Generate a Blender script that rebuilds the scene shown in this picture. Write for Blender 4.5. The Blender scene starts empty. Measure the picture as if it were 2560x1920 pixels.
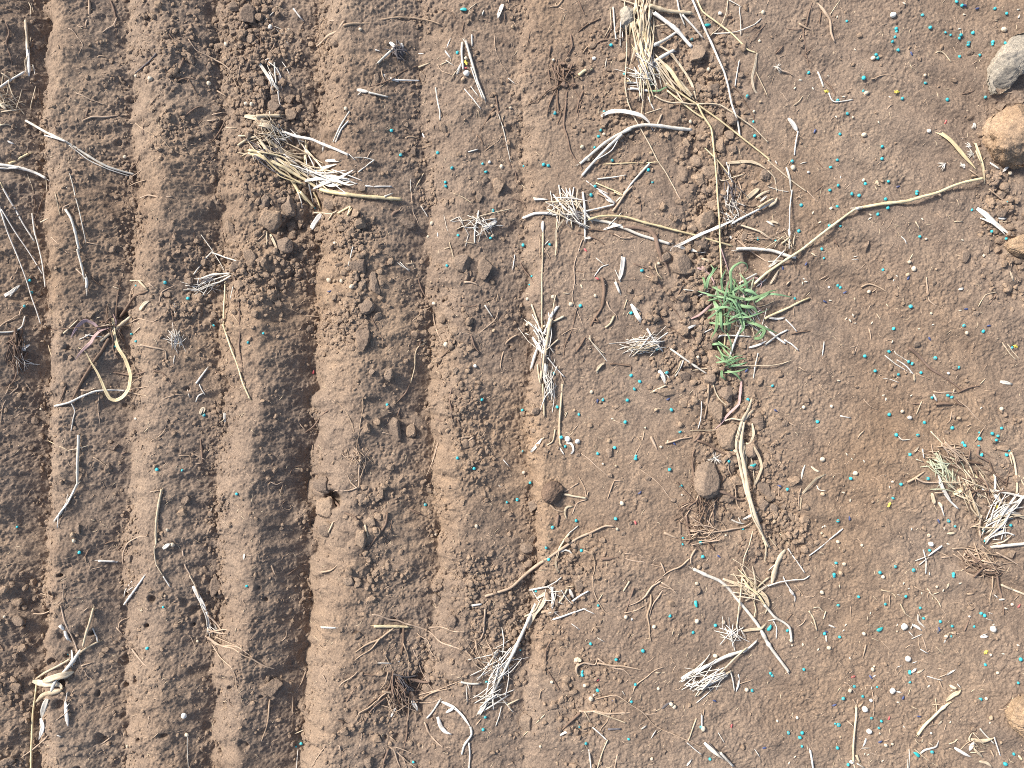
import bpy, math, random
import numpy as np
from mathutils import Vector

# ------------------------------------------------------------------ camera, light, exposure
scene = bpy.context.scene
S = 0.0005            # metres per photograph pixel at soil level
CH = 2000.0           # camera height in photograph pixels (1.0 m)
cam_d = bpy.data.cameras.new('camera')
cam = bpy.data.objects.new('camera', cam_d)
scene.collection.objects.link(cam)
cam.location = (0, 0, CH * S)
cam.rotation_euler = (0, 0, 0)
cam_d.sensor_width = 36.0
cam_d.sensor_fit = 'HORIZONTAL'
cam_d.lens = 36.0 * CH / 2560.0
cam_d.clip_start = 0.02
cam_d.clip_end = 200.0
scene.camera = cam

SUN_EL, SUN_AZ = math.radians(37), math.radians(146)     # azimuth from +X, counter-clockwise: sun up and to the left
world = bpy.data.worlds.new("World")
scene.world = world
world.use_nodes = True
wn = world.node_tree
for n in list(wn.nodes):
    wn.nodes.remove(n)
w_out = wn.nodes.new('ShaderNodeOutputWorld')
w_bg = wn.nodes.new('ShaderNodeBackground')
w_sky = wn.nodes.new('ShaderNodeTexSky')
w_sky.sky_type = 'NISHITA'
w_sky.sun_disc = False
w_sky.sun_elevation = SUN_EL
w_sky.sun_rotation = math.pi / 2 - SUN_AZ
w_sky.dust_density = 3.0
w_bg.inputs['Strength'].default_value = 0.13
wn.links.new(w_sky.outputs[0], w_bg.inputs['Color'])
wn.links.new(w_bg.outputs[0], w_out.inputs['Surface'])

sun_d = bpy.data.lights.new('sun', 'SUN')
sun_d.energy = 4.1
sun_d.angle = math.radians(10)
sun_d.color = (1.0, 0.95, 0.88)
sun = bpy.data.objects.new('sun', sun_d)
scene.collection.objects.link(sun)
sd = Vector((math.cos(SUN_EL) * math.cos(SUN_AZ), math.cos(SUN_EL) * math.sin(SUN_AZ), math.sin(SUN_EL)))
sun.rotation_euler = sd.to_track_quat('Z', 'Y').to_euler()
sun.location = sd * 3

scene.view_settings.view_transform = 'Standard'
scene.view_settings.look = 'None'
scene.view_settings.exposure = 0.7
scene.view_settings.gamma = 1.0
scene.render.resolution_x, scene.render.resolution_y = 1024, 768
scene.cycles.max_bounces = 6
scene.cycles.use_denoising = False
scene.cycles.filter_width = 0.95

rng = np.random.default_rng(11)
random.seed(5)
COL = scene.collection

# ------------------------------------------------------------------ materials
def new_mat(name):
    m = bpy.data.materials.new(name)
    m.use_nodes = True
    nt = m.node_tree
    bsdf = nt.nodes['Principled BSDF']
    return m, nt, bsdf

def nd(nt, typ, **kw):
    n = nt.nodes.new(typ)
    for k, v in kw.items():
        setattr(n, k, v)
    return n

def noise(nt, vec, scale, detail=3, rough=0.55):
    n = nd(nt, 'ShaderNodeTexNoise')
    n.inputs['Scale'].default_value = scale
    n.inputs['Detail'].default_value = detail
    n.inputs['Roughness'].default_value = rough
    nt.links.new(vec, n.inputs['Vector'])
    return n.outputs['Fac']

def ramp(nt, fac, stops):
    r = nd(nt, 'ShaderNodeValToRGB')
    e = r.color_ramp.elements
    while len(e) > 1:
        e.remove(e[-1])
    e[0].position, e[0].color = stops[0][0], (*stops[0][1], 1)
    for p, c in stops[1:]:
        x = e.new(p)
        x.color = (*c, 1)
    nt.links.new(fac, r.inputs['Fac'])
    return r.outputs['Color']

def mix(nt, fac, a, b, mode='MIX'):
    m = nd(nt, 'ShaderNodeMix', data_type='RGBA', blend_type=mode)
    if isinstance(fac, float):
        m.inputs[0].default_value = fac
    else:
        nt.links.new(fac, m.inputs[0])
    for s, i in ((a, 6), (b, 7)):
        if isinstance(s, tuple):
            m.inputs[i].default_value = (*s, 1)
        else:
            nt.links.new(s, m.inputs[i])
    return m.outputs[2]

def soil_material(name, lo, mid, hi, tint=None, per_object=False, scale=1.0):
    m, nt, b = new_mat(name)
    vec = nd(nt, 'ShaderNodeNewGeometry').outputs['Position']
    big = noise(nt, vec, 5.0 * scale, 3)
    c = ramp(nt, big, [(0.3, lo), (0.5, mid), (0.7, hi)])
    med = noise(nt, vec, 55 * scale, 4, 0.65)
    g = ramp(nt, med, [(0.25, (0.74, 0.73, 0.74)), (0.5, (1.0, 1.0, 1.0)), (0.78, (1.2, 1.18, 1.14))])
    c = mix(nt, 1.0, c, g, 'MULTIPLY')
    fine = noise(nt, vec, 520, 3, 0.75)
    g2 = ramp(nt, fine, [(0.28, (0.5, 0.5, 0.52)), (0.48, (0.97, 0.97, 0.97)), (0.62, (1.2, 1.19, 1.17)), (0.72, (1.9, 1.88, 1.82))])
    c = mix(nt, 1.0, c, g2, 'MULTIPLY')
    if tint:
        t = noise(nt, vec, 3.1, 2)
        tf = ramp(nt, t, [(0.45, (0, 0, 0)), (0.75, (1, 1, 1))])
        c = mix(nt, tf, c, mix(nt, 1.0, c, tint, 'MULTIPLY'))
    if per_object:
        oi = nd(nt, 'ShaderNodeObjectInfo')
        pr = ramp(nt, oi.outputs['Random'], [(0.0, (0.82, 0.82, 0.84)), (0.5, (1.0, 1.0, 1.0)), (1.0, (1.18, 1.14, 1.08))])
        c = mix(nt, 1.0, c, pr, 'MULTIPLY')
    nt.links.new(c, b.inputs['Base Color'])
    b.inputs['Roughness'].default_value = 0.95
    b.inputs['Specular IOR Level'].default_value = 0.12
    bm = nd(nt, 'ShaderNodeBump')
    bm.inputs['Strength'].default_value = 0.55
    bm.inputs['Distance'].default_value = 0.0012
    nt.links.new(noise(nt, vec, 420, 3, 0.7), bm.inputs['Height'])
    nt.links.new(bm.outputs[0], b.inputs['Normal'])
    return m

SOIL_LO, SOIL_MID, SOIL_HI = (0.182, 0.136, 0.103), (0.212, 0.160, 0.121), (0.242, 0.183, 0.136)
M_SOIL = soil_material('soil', SOIL_LO, SOIL_MID, SOIL_HI, tint=(1.08, 1.0, 0.89))
M_CLOD = soil_material('clod_soil', (0.192, 0.144, 0.108), (0.221, 0.167, 0.125), (0.25, 0.19, 0.141), per_object=True, scale=3)
M_ORANGE = soil_material('orange_clay', (0.24, 0.168, 0.11), (0.29, 0.204, 0.135), (0.33, 0.24, 0.165), scale=4)
M_GREY = soil_material('grey_stone', (0.25, 0.225, 0.185), (0.31, 0.275, 0.225), (0.38, 0.335, 0.27), scale=4)
M_BEIGE = soil_material('beige_clay', (0.25, 0.18, 0.12), (0.30, 0.215, 0.142), (0.33, 0.24, 0.16), scale=4)
M_DARKSTONE = soil_material('brown_stone', (0.12, 0.085, 0.065), (0.17, 0.118, 0.085), (0.22, 0.155, 0.11), scale=6)

def fibre_material(name, dark, mid, light, rough=0.6, streak=1.0, vary=0.12, transl=0.0):
    m, nt, b = new_mat(name)
    uv = nd(nt, 'ShaderNodeUVMap')
    mp = nd(nt, 'ShaderNodeMapping')
    mp.inputs['Scale'].default_value = (3.0, 5.0, 1.0)
    nt.links.new(uv.outputs[0], mp.inputs['Vector'])
    st = noise(nt, mp.outputs[0], 3.0, 4, 0.6)
    c = ramp(nt, st, [(0.28, dark), (0.47, mid), (0.7, light)])
    oi = nd(nt, 'ShaderNodeObjectInfo')
    pr = ramp(nt, oi.outputs['Random'], [(0.0, (1 - vary, 1 - vary * 1.1, 1 - vary * 1.4)), (0.5, (1.0, 1.0, 1.0)), (1.0, (1 + vary * 0.6, 1 + vary * 0.7, 1 + vary))])
    c = mix(nt, 1.0, c, pr, 'MULTIPLY')
    bl = noise(nt, nd(nt, 'ShaderNodeNewGeometry').outputs['Position'], 90, 3)
    bg = ramp(nt, bl, [(0.3, (0.72, 0.70, 0.68)), (0.55, (1, 1, 1))])
    c = mix(nt, 1.0, c, bg, 'MULTIPLY')
    nt.links.new(c, b.inputs['Base Color'])
    b.inputs['Roughness'].default_value = rough
    b.inputs['Specular IOR Level'].default_value = 0.3
    bm = nd(nt, 'ShaderNodeBump')
    bm.inputs['Strength'].default_value = 0.4
    bm.inputs['Distance'].default_value = 0.0006
    nt.links.new(st, bm.inputs['Height'])
    nt.links.new(bm.outputs[0], b.inputs['Normal'])
    return m

MF = {
    'w': fibre_material('bleached_straw', (0.36, 0.33, 0.30), (0.64, 0.60, 0.53), (0.84, 0.80, 0.72)),
    'y': fibre_material('yellow_straw', (0.44, 0.34, 0.18), (0.66, 0.54, 0.32), (0.80, 0.69, 0.47), rough=0.45),
    't': fibre_material('tan_straw', (0.31, 0.24, 0.155), (0.53, 0.43, 0.30), (0.70, 0.60, 0.45)),
    'l': fibre_material('pale_root', (0.27, 0.19, 0.13), (0.42, 0.31, 0.22), (0.54, 0.42, 0.31), rough=0.8),
    'r': fibre_material('dark_root', (0.10, 0.068, 0.05), (0.185, 0.125, 0.09), (0.27, 0.19, 0.14), rough=0.85),
    'k': fibre_material('charred_straw', (0.05, 0.047, 0.05), (0.11, 0.10, 0.105), (0.22, 0.2, 0.2), rough=0.8),
    'p': fibre_material('purple_leaf', (0.26, 0.16, 0.15), (0.40, 0.27, 0.26), (0.52, 0.40, 0.36)),
    'g': fibre_material('green_leaf', (0.12, 0.21, 0.095), (0.19, 0.32, 0.155), (0.30, 0.44, 0.25), rough=0.45, vary=0.2),
    'h': fibre_material('pale_green_straw', (0.30, 0.31, 0.20), (0.44, 0.46, 0.32), (0.58, 0.60, 0.46)),
}

def coat_material(name, col, rough=0.45, spec=0.4, var=0.2, dirt=(0.2, 0.14, 0.1), dirt_amt=0.62):
    m, nt, b = new_mat(name)
    pos = nd(nt, 'ShaderNodeNewGeometry').outputs['Position']
    oi = nd(nt, 'ShaderNodeObjectInfo')
    pr = ramp(nt, oi.outputs['Random'], [(0.0, (1 - var,) * 3), (1.0, (1 + var * 0.7,) * 3)])
    f = noise(nt, pos, 900, 3, 0.6)
    g = ramp(nt, f, [(0.3, (0.8, 0.8, 0.8)), (0.6, (1.05, 1.05, 1.05))])
    c = mix(nt, 1.0, mix(nt, 1.0, col, pr, 'MULTIPLY'), g, 'MULTIPLY')
    d = noise(nt, pos, 420, 2)
    df = ramp(nt, d, [(dirt_amt, (0, 0, 0)), (dirt_amt + 0.08, (1, 1, 1))])
    c = mix(nt, df, c, dirt)
    nt.links.new(c, b.inputs['Base Color'])
    b.inputs['Roughness'].default_value = rough
    b.inputs['Specular IOR Level'].default_value = spec
    return m

M_TURQ = coat_material('turquoise_coating', (0.04, 0.44, 0.49), rough=0.5, var=0.32, dirt_amt=0.58)
M_TEAL = coat_material('teal_coating', (0.03, 0.36, 0.36))
M_BLUE = coat_material('dark_blue_coating', (0.06, 0.08, 0.18))
M_PINK = coat_material('pink_coating', (0.62, 0.13, 0.13))
M_CREAM = coat_material('cream_pellet', (0.60, 0.51, 0.385), rough=0.8, spec=0.2, dirt=(0.3, 0.22, 0.15))
M_WHITE = coat_material('white_pellet', (0.74, 0.70, 0.62), rough=0.8, spec=0.2, dirt=(0.35, 0.27, 0.2))
M_TANP = coat_material('tan_pebble', (0.40, 0.30, 0.205), rough=0.85, spec=0.2)
M_HUSK = coat_material('pale_husk', (0.62, 0.55, 0.43), rough=0.6, dirt_amt=0.75)
M_LEAFY = coat_material('yellow_petal', (0.70, 0.56, 0.10), rough=0.6, dirt_amt=0.85)

# ------------------------------------------------------------------ soil height field (photograph pixels)
G = 2.0
def axis(lo, hi, far):
    a = np.arange(lo, hi + G, G)
    out, x, st = [], 0.0, G
    while x < far:
        st *= 1.16
        x += st
        out.append(x)
    out = np.array(out)
    return np.concatenate([lo - out[::-1], a, a[-1] + out])
XS = axis(-170.0, 2730.0, 12000)
YS = axis(-170.0, 2090.0, 12000)
nx, ny = len(XS), len(YS)

def lattice(u, v, seed):
    """value noise with a smooth blend; u, v broadcast to the same shape"""
    r = np.random.default_rng(seed)
    T = r.random((256, 256))
    iu, iv = np.floor(u), np.floor(v)
    fu, fv = u - iu, v - iv
    fu = fu * fu * fu * (fu * (fu * 6 - 15) + 10)
    fv = fv * fv * fv * (fv * (fv * 6 - 15) + 10)
    iu, iv = iu.astype(int) % 256, iv.astype(int) % 256
    ju, jv = (iu + 1) % 256, (iv + 1) % 256
    a = T[iv, iu] * (1 - fu) + T[iv, ju] * fu
    b = T[jv, iu] * (1 - fu) + T[jv, ju] * fu
    return (a * (1 - fv) + b * fv) * 2 - 1

X2, Y2 = np.meshgrid(XS, YS)
def rot_noise(cx, cy, seed, ang=0.5):
    c, s = math.cos(ang), math.sin(ang)
    return lattice((X2 * c + Y2 * s) / cx, (-X2 * s + Y2 * c) / cy, seed)

KY = np.array([0, 480, 960, 1440, 1920.0])
# furrow lines: x at the five rows of KY, height at the same rows, and 1 for a crest, 0 for a valley
LINES = [
    ((-620,) * 5, (0,) * 5, 1),
    ((-360,) * 5, (-34,) * 5, 0),
    ((-70, -70, -60, -70, -70), (10, 10, 10, 10, 10), 1),
    ((80, 88, 102, 94, 86), (-38, -40, -40, -38, -36), 0),
    ((150, 158, 165, 150, 145), (8, 8, 5, 5, 6), 1),
    ((292, 312, 320, 306, 288), (-30, -28, -26, -27, -30), 0),
    ((400, 405, 395, 400, 398), (0, 2, 0, 2, 5), 1),
    ((520, 538, 542, 530, 512), (-38, -36, -30, -32, -32), 0),
    ((610, 640, 650, 640, 600), (-20, -12, 6, 6, 4), 1),
    ((792, 782, 768, 762, 734), (-42, -46, -52, -52, -48), 0),
    ((880, 890, 905, 885, 835), (8, 4, 6, 12, 8), 1),
    ((1050, 1066, 1078, 1085, 1040), (-16, -32, -46, -34, -14), 0),
    ((1160, 1165, 1160, 1160, 1170), (-4, -6, -2, 3, -4), 1),
    ((1292, 1312, 1328, 1332, 1310), (-13, -22, -34, -28, -12), 0),
    ((1356, 1360, 1362, 1364, 1380), (-6, -4, -3, -3, -5), 1),
    ((1600,) * 5, (0, 0, 0, 0, 0), 2),
    ((2000,) * 5, (-6,) * 5, 2),
    ((2560,) * 5, (2,) * 5, 2),
    ((3400,) * 5, (-2,) * 5, 2),
]
def sm(t):
    return t * t * (3 - 2 * t)
yk = np.clip(YS, 0, 1920)
LX = np.array([np.interp(yk, KY, l[0]) for l in LINES])
LZ = np.array([np.interp(yk, KY, l[1]) for l in LINES])
LZ[:14] *= 1.42
kern = np.exp(-0.5 * (np.arange(-90, 91) / 45.0) ** 2)
kern /= kern.sum()
LX = np.array([np.convolve(np.pad(r, 90, 'edge'), kern, 'valid') for r in LX])
LZ = np.array([np.convolve(np.pad(r, 90, 'edge'), kern, 'valid') for r in LZ])
furrow_w = np.clip((1420 - X2) / 110, 0, 1)                    # 1 in the furrows, 0 on the flat soil
warp = (lattice(X2 / 70, Y2 / 46, 1) * 11 + lattice(X2 / 34, Y2 / 19, 2) * 7 + lattice(X2 / 300, Y2 / 170, 3) * 10)
XW = X2 + warp * np.clip((1400 - X2) / 80, 0.1, 1)
H = np.zeros((ny, nx))
for j in range(ny):
    x0 = LX[:, j]
    k = np.clip(np.searchsorted(x0, XW[j]) - 1, 0, len(x0) - 2)
    t = np.clip((XW[j] - x0[k]) / (x0[k + 1] - x0[k]), 0, 1)
    za, zb = LZ[k, j], LZ[k + 1, j]
    typ = np.array([l[2] for l in LINES])
    up = (typ[k] == 0)
    dn = (typ[k + 1] == 0)
    s = np.where(up, 1 - (1 - t) ** 2.0, np.where(dn, t ** 1.22, sm(t)))
    H[j] = za + (zb - za) * s

# lumps, ragged crests, ripples of the flat soil
H += furrow_w * (rot_noise(150, 120, 10) * 6 + rot_noise(64, 34, 11, 0.1) * 4.6 + rot_noise(34, 13, 12, 0.25) * 2.2 + rot_noise(17, 11, 13, 0.6) * 1.3)
flat_w = 1 - furrow_w
H += flat_w * (rot_noise(170, 120, 14) * 5 + rot_noise(60, 48, 15) * 2.2 + rot_noise(24, 20, 16) * 1.2)
rip = np.sin((-0.48 * X2 + 0.877 * Y2) / 92 * 2 * math.pi + rot_noise(160, 140, 17) * 1.9)
H += np.clip((X2 - 1560) / 300, 0, 1) * rip * (4.6 + 3.2 * rot_noise(240, 200, 18)) * (X2 < 3200)
H += np.clip(1 - abs(X2 - 1530) / 260, 0, 1) * (Y2 > 700) * rip * 3.4 * flat_w

# where the soil is broken into crumbs
def along(pts, width):
    d = np.full(X2.shape, 1e9)
    for (ax, ay), (bx, by) in zip(pts[:-1], pts[1:]):
        vx, vy = bx - ax, by - ay
        t = np.clip(((X2 - ax) * vx + (Y2 - ay) * vy) / (vx * vx + vy * vy), 0, 1)
        d = np.minimum(d, np.hypot(X2 - ax - t * vx, Y2 - ay - t * vy))
    return np.exp(-0.5 * (d / width) ** 2)
RUBBLE = [
    ([(590, -40), (640, 180), (700, 330), (700, 480), (720, 620), (650, 690)], 66, 1.0),
    ([(860, 560), (900, 700), (850, 790)], 52, 0.8),
    ([(800, 60), (790, 330)], 28, 0.5),
    ([(1780, 120), (1760, 330), (1790, 480), (1770, 600), (1740, 760), (1790, 960), (1850, 1100), (1880, 1260), (1950, 1320)], 58, 0.95),
    ([(1640, 760), (1700, 900)], 46, 0.7),
    ([(1300, 1640), (1350, 1470), (1420, 1440)], 60, 0.8),
    ([(1180, 1440), (1200, 1600)], 60, 0.6),
    ([(2490, 470), (2520, 600), (2540, 700)], 40, 0.8),
    ([(2540, 1080), (2460, 1290), (2480, 1400)], 30, 0.4),
    ([(1120, 820), (1150, 1040), (1160, 1130)], 48, 0.6),
    ([(930, 1250), (930, 1420)], 42, 0.6),
    ([(400, 60), (440, 300)], 60, 0.45),
    ([(500, 640), (480, 760), (560, 640)], 45, 0.7),
    ([(30, 1480), (45, 1900)], 40, 0.5),
    ([(1520, 130), (1560, 420)], 60, 0.35),
    ([(1430, 1850), (1440, 1790), (1470, 1700)], 45, 0.5),
    ([(1080, 1700), (980, 1740)], 70, 0.45),
]
DEN = 0.07 * furrow_w + 0.022
RUB = np.zeros_like(DEN)
for pts, w, a in RUBBLE:
    k = along(pts, w)
    DEN = np.maximum(DEN, a * k)
    RUB = np.maximum(RUB, a * k)
for li in (3, 5, 7, 9, 11, 13):
    lx = LX[li][:, None]
    DEN = np.maximum(DEN, (0.42 if li != 13 else 0.3) * np.exp(-0.5 * ((X2 - lx) / 26) ** 2))
DEN *= np.clip(0.75 + 1.0 * rot_noise(90, 80, 20) + 0.5 * rot_noise(34, 30, 21), 0.12, 1.6)

# loose soil between the clods lies in pockets
H -= RUB * (6 + 9 * np.clip(rot_noise(30, 26, 31) + 0.6 * rot_noise(15, 14, 32), -0.6, 1))
# hollows and pits in the lower furrows
ix0, iy0 = int(np.argmax(XS >= -170)), int(np.argmax(YS >= -170))
def cell(px, py):
    return int(round((px + 170) / G)) + ix0, int(round((py + 170) / G)) + iy0
NXD, NYD = int(2900 / G), int(2260 / G)
def inside(i, j, r):
    return i - r >= ix0 and i + r < ix0 + NXD and j - r >= iy0 and j + r < iy0 + NYD

def stamp_pit(px, py, r, depth):
    i, j = cell(px, py)
    n = int(r * 1.6 / G) + 1
    if not inside(i, j, n + 1):
        return
    xx, yy = np.meshgrid(np.arange(-n, n + 1) * G, np.arange(-n, n + 1) * G)
    a = rng.random() * 6.28
    d = np.hypot(xx * math.cos(a) + yy * math.sin(a), (-xx * math.sin(a) + yy * math.cos(a)) * rng.uniform(1, 1.7)) / r
    H[j - n:j + n + 1, i - n:i + n + 1] -= depth / (1 + np.exp((d - 0.8) * 9))
for _ in range(46):
    px, py = rng.uniform(100, 660), rng.uniform(1430, 1930)
    stamp_pit(px, py, rng.uniform(6, 16), rng.uniform(6, 15))
for _ in range(40):
    px, py = rng.uniform(60, 1300), rng.uniform(0, 1930)
    stamp_pit(px, py, rng.uniform(5, 14), rng.uniform(4, 10))
stamp_pit(830, 1250, 26, 34)
stamp_pit(1890, 655, 40, 26)
stamp_pit(1800, 870, 40, 18)
stamp_pit(715, 560, 40, 22)
stamp_pit(290, 790, 26, 18)

# crumbs pressed into the surface
KERN = {}
def kernel(rc, var):
    k = KERN.get((rc, var))
    if k is None:
        r = np.random.default_rng(rc * 31 + var)
        n = rc + 1
        xx, yy = np.meshgrid(np.arange(-n, n + 1) / rc, np.arange(-n, n + 1) / rc)
        z = np.full(xx.shape, 0.85)
        for q in range(7):
            a = q * 6.283 / 7 + r.uniform(-0.5, 0.5)
            tilt = r.uniform(0.7, 2.6)
            z = np.minimum(z, (r.uniform(0.6, 1.0) - xx * math.cos(a) - yy * math.sin(a)) * tilt)
        z += (r.uniform(-0.25, 0.25) * xx + r.uniform(-0.25, 0.25) * yy)
        k = KERN[(rc, var)] = z
    return k

def stamp_crumbs(n, rlo, rhi, power, lift, expo=1.0):
    w = np.clip(DEN[iy0:iy0 + NYD, ix0:ix0 + NXD], 0.0, 1) ** expo
    cum = np.cumsum(w.ravel())
    idx = np.searchsorted(cum, rng.random(n) * cum[-1])
    rad = rlo * (rhi / rlo) ** (rng.random(n) ** power)
    for q in range(n):
        j, i = divmod(int(idx[q]), NXD)
        i, j = i + ix0, j + iy0
        r = rad[q]
        rc = max(1, int(round(r / G)))
        if not inside(i, j, rc + 2):
            continue
        k = kernel(rc, int(rng.integers(8)))
        m = rc + 1
        sl = (slice(j - m, j + m + 1), slice(i - m, i + m + 1))
        base = H[j, i] - r * lift
        H[sl] = np.maximum(H[sl], np.where(k > -0.4, base + k * r, -1e9))
stamp_crumbs(700, 11, 22, 1.5, 0.6, 1.9)
stamp_crumbs(3000, 6, 12, 1.3, 0.5, 1.7)
stamp_crumbs(11000, 3.0, 6.0, 1.2, 0.4, 1.3)
# grit
dense = (slice(iy0, iy0 + NYD), slice(ix0, ix0 + NXD))
def grit(sig, amp, seed):
    r = np.random.default_rng(seed).standard_normal((NYD, NXD))
    n = int(sig * 3) + 1
    k = np.exp(-0.5 * (np.arange(-n, n + 1) / sig) ** 2)
    k /= k.sum()
    r = np.apply_along_axis(lambda v: np.convolve(v, k, 'same'), 0, r)
    r = np.apply_along_axis(lambda v: np.convolve(v, k, 'same'), 1, r)
    return r / r.std() * amp
rough = 0.74 + 0.2 * furrow_w[dense] + 0.4 * np.clip(rot_noise(90, 70, 23)[dense], -1, 1)
H[dense] += (grit(0.8, 0.78, 1) + grit(1.6, 0.66, 2) + grit(4.0, 0.5, 3)) * rough

HD = H[dense].copy()                                            # the dense part, for resting things on the soil
OCC = HD.copy()                                                 # soil plus whatever already lies on it
def sample(A, px, py):
    u = np.clip((np.asarray(px, float) + 170) / G, 0, NXD - 1.001)
    v = np.clip((np.asarray(py, float) + 170) / G, 0, NYD - 1.001)
    i, j = u.astype(int), v.astype(int)
    fu, fv = u - i, v - j
    return (A[j, i] * (1 - fu) + A[j, i + 1] * fu) * (1 - fv) + (A[j + 1, i] * (1 - fu) + A[j + 1, i + 1] * fu) * fv

def to_plan(px, py, z):
    """image point of something z above the datum -> plan coordinates (still in pixels, y down)"""
    f = (CH - z) / CH
    return 1280 + (px - 1280) * f, 960 + (py - 960) * f
def on_soil(px, py, A=None):
    """plan position and height of the soil point seen at an image point"""
    A = HD if A is None else A
    x, y = px, py
    for _ in range(4):
        z = float(sample(A, x, y))
        x, y = to_plan(px, py, z)
    return x, y, z
def W(x, y, z):
    return np.stack([(np.asarray(x) - 1280) * S, (960 - np.asarray(y)) * S, np.asarray(z) * S], -1)

def link(o, parent=None):
    COL.objects.link(o)
    if parent is not None:
        o.parent = parent
    return o
def tag(o, label=None, cat=None, group=None, kind=None):
    for k, v in (('label', label), ('category', cat), ('group', group), ('kind', kind)):
        if v:
            o[k] = v
    return o
def raw_mesh(name, verts, faces, mat, smooth=True, uv=None):
    me = bpy.data.meshes.new(name)
    verts = np.asarray(verts, np.float32)
    if isinstance(faces, np.ndarray):
        nf, k = faces.shape
        me.vertices.add(len(verts))
        me.vertices.foreach_set('co', verts.ravel())
        me.loops.add(nf * k)
        me.loops.foreach_set('vertex_index', faces.astype(np.int32).ravel())
        me.polygons.add(nf)
        me.polygons.foreach_set('loop_start', np.arange(0, nf * k, k, dtype=np.int32))
        me.update(calc_edges=True)
    else:
        me.from_pydata([tuple(v) for v in verts.tolist()], [], faces)
    me.polygons.foreach_set('use_smooth', np.full(len(me.polygons), smooth, bool))
    if uv is not None:
        lay = me.uv_layers.new(name='UVMap')
        li = np.empty(len(me.loops), np.int32)
        me.loops.foreach_get('vertex_index', li)
        lay.data.foreach_set('uv', np.asarray(uv, np.float32)[li].ravel())
    me.materials.append(mat)
    me.update()
    return me

ii = np.arange(ny * nx).reshape(ny, nx)
quads = np.stack([ii[1:, :-1], ii[1:, 1:], ii[:-1, 1:], ii[:-1, :-1]], -1).reshape(-1, 4)
ground = link(bpy.data.objects.new('soil_ground', raw_mesh('soil_ground', W(X2, Y2, H).reshape(-1, 3), quads, M_SOIL, smooth=True)))
tag(ground, kind='structure')
del quads, ii

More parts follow.
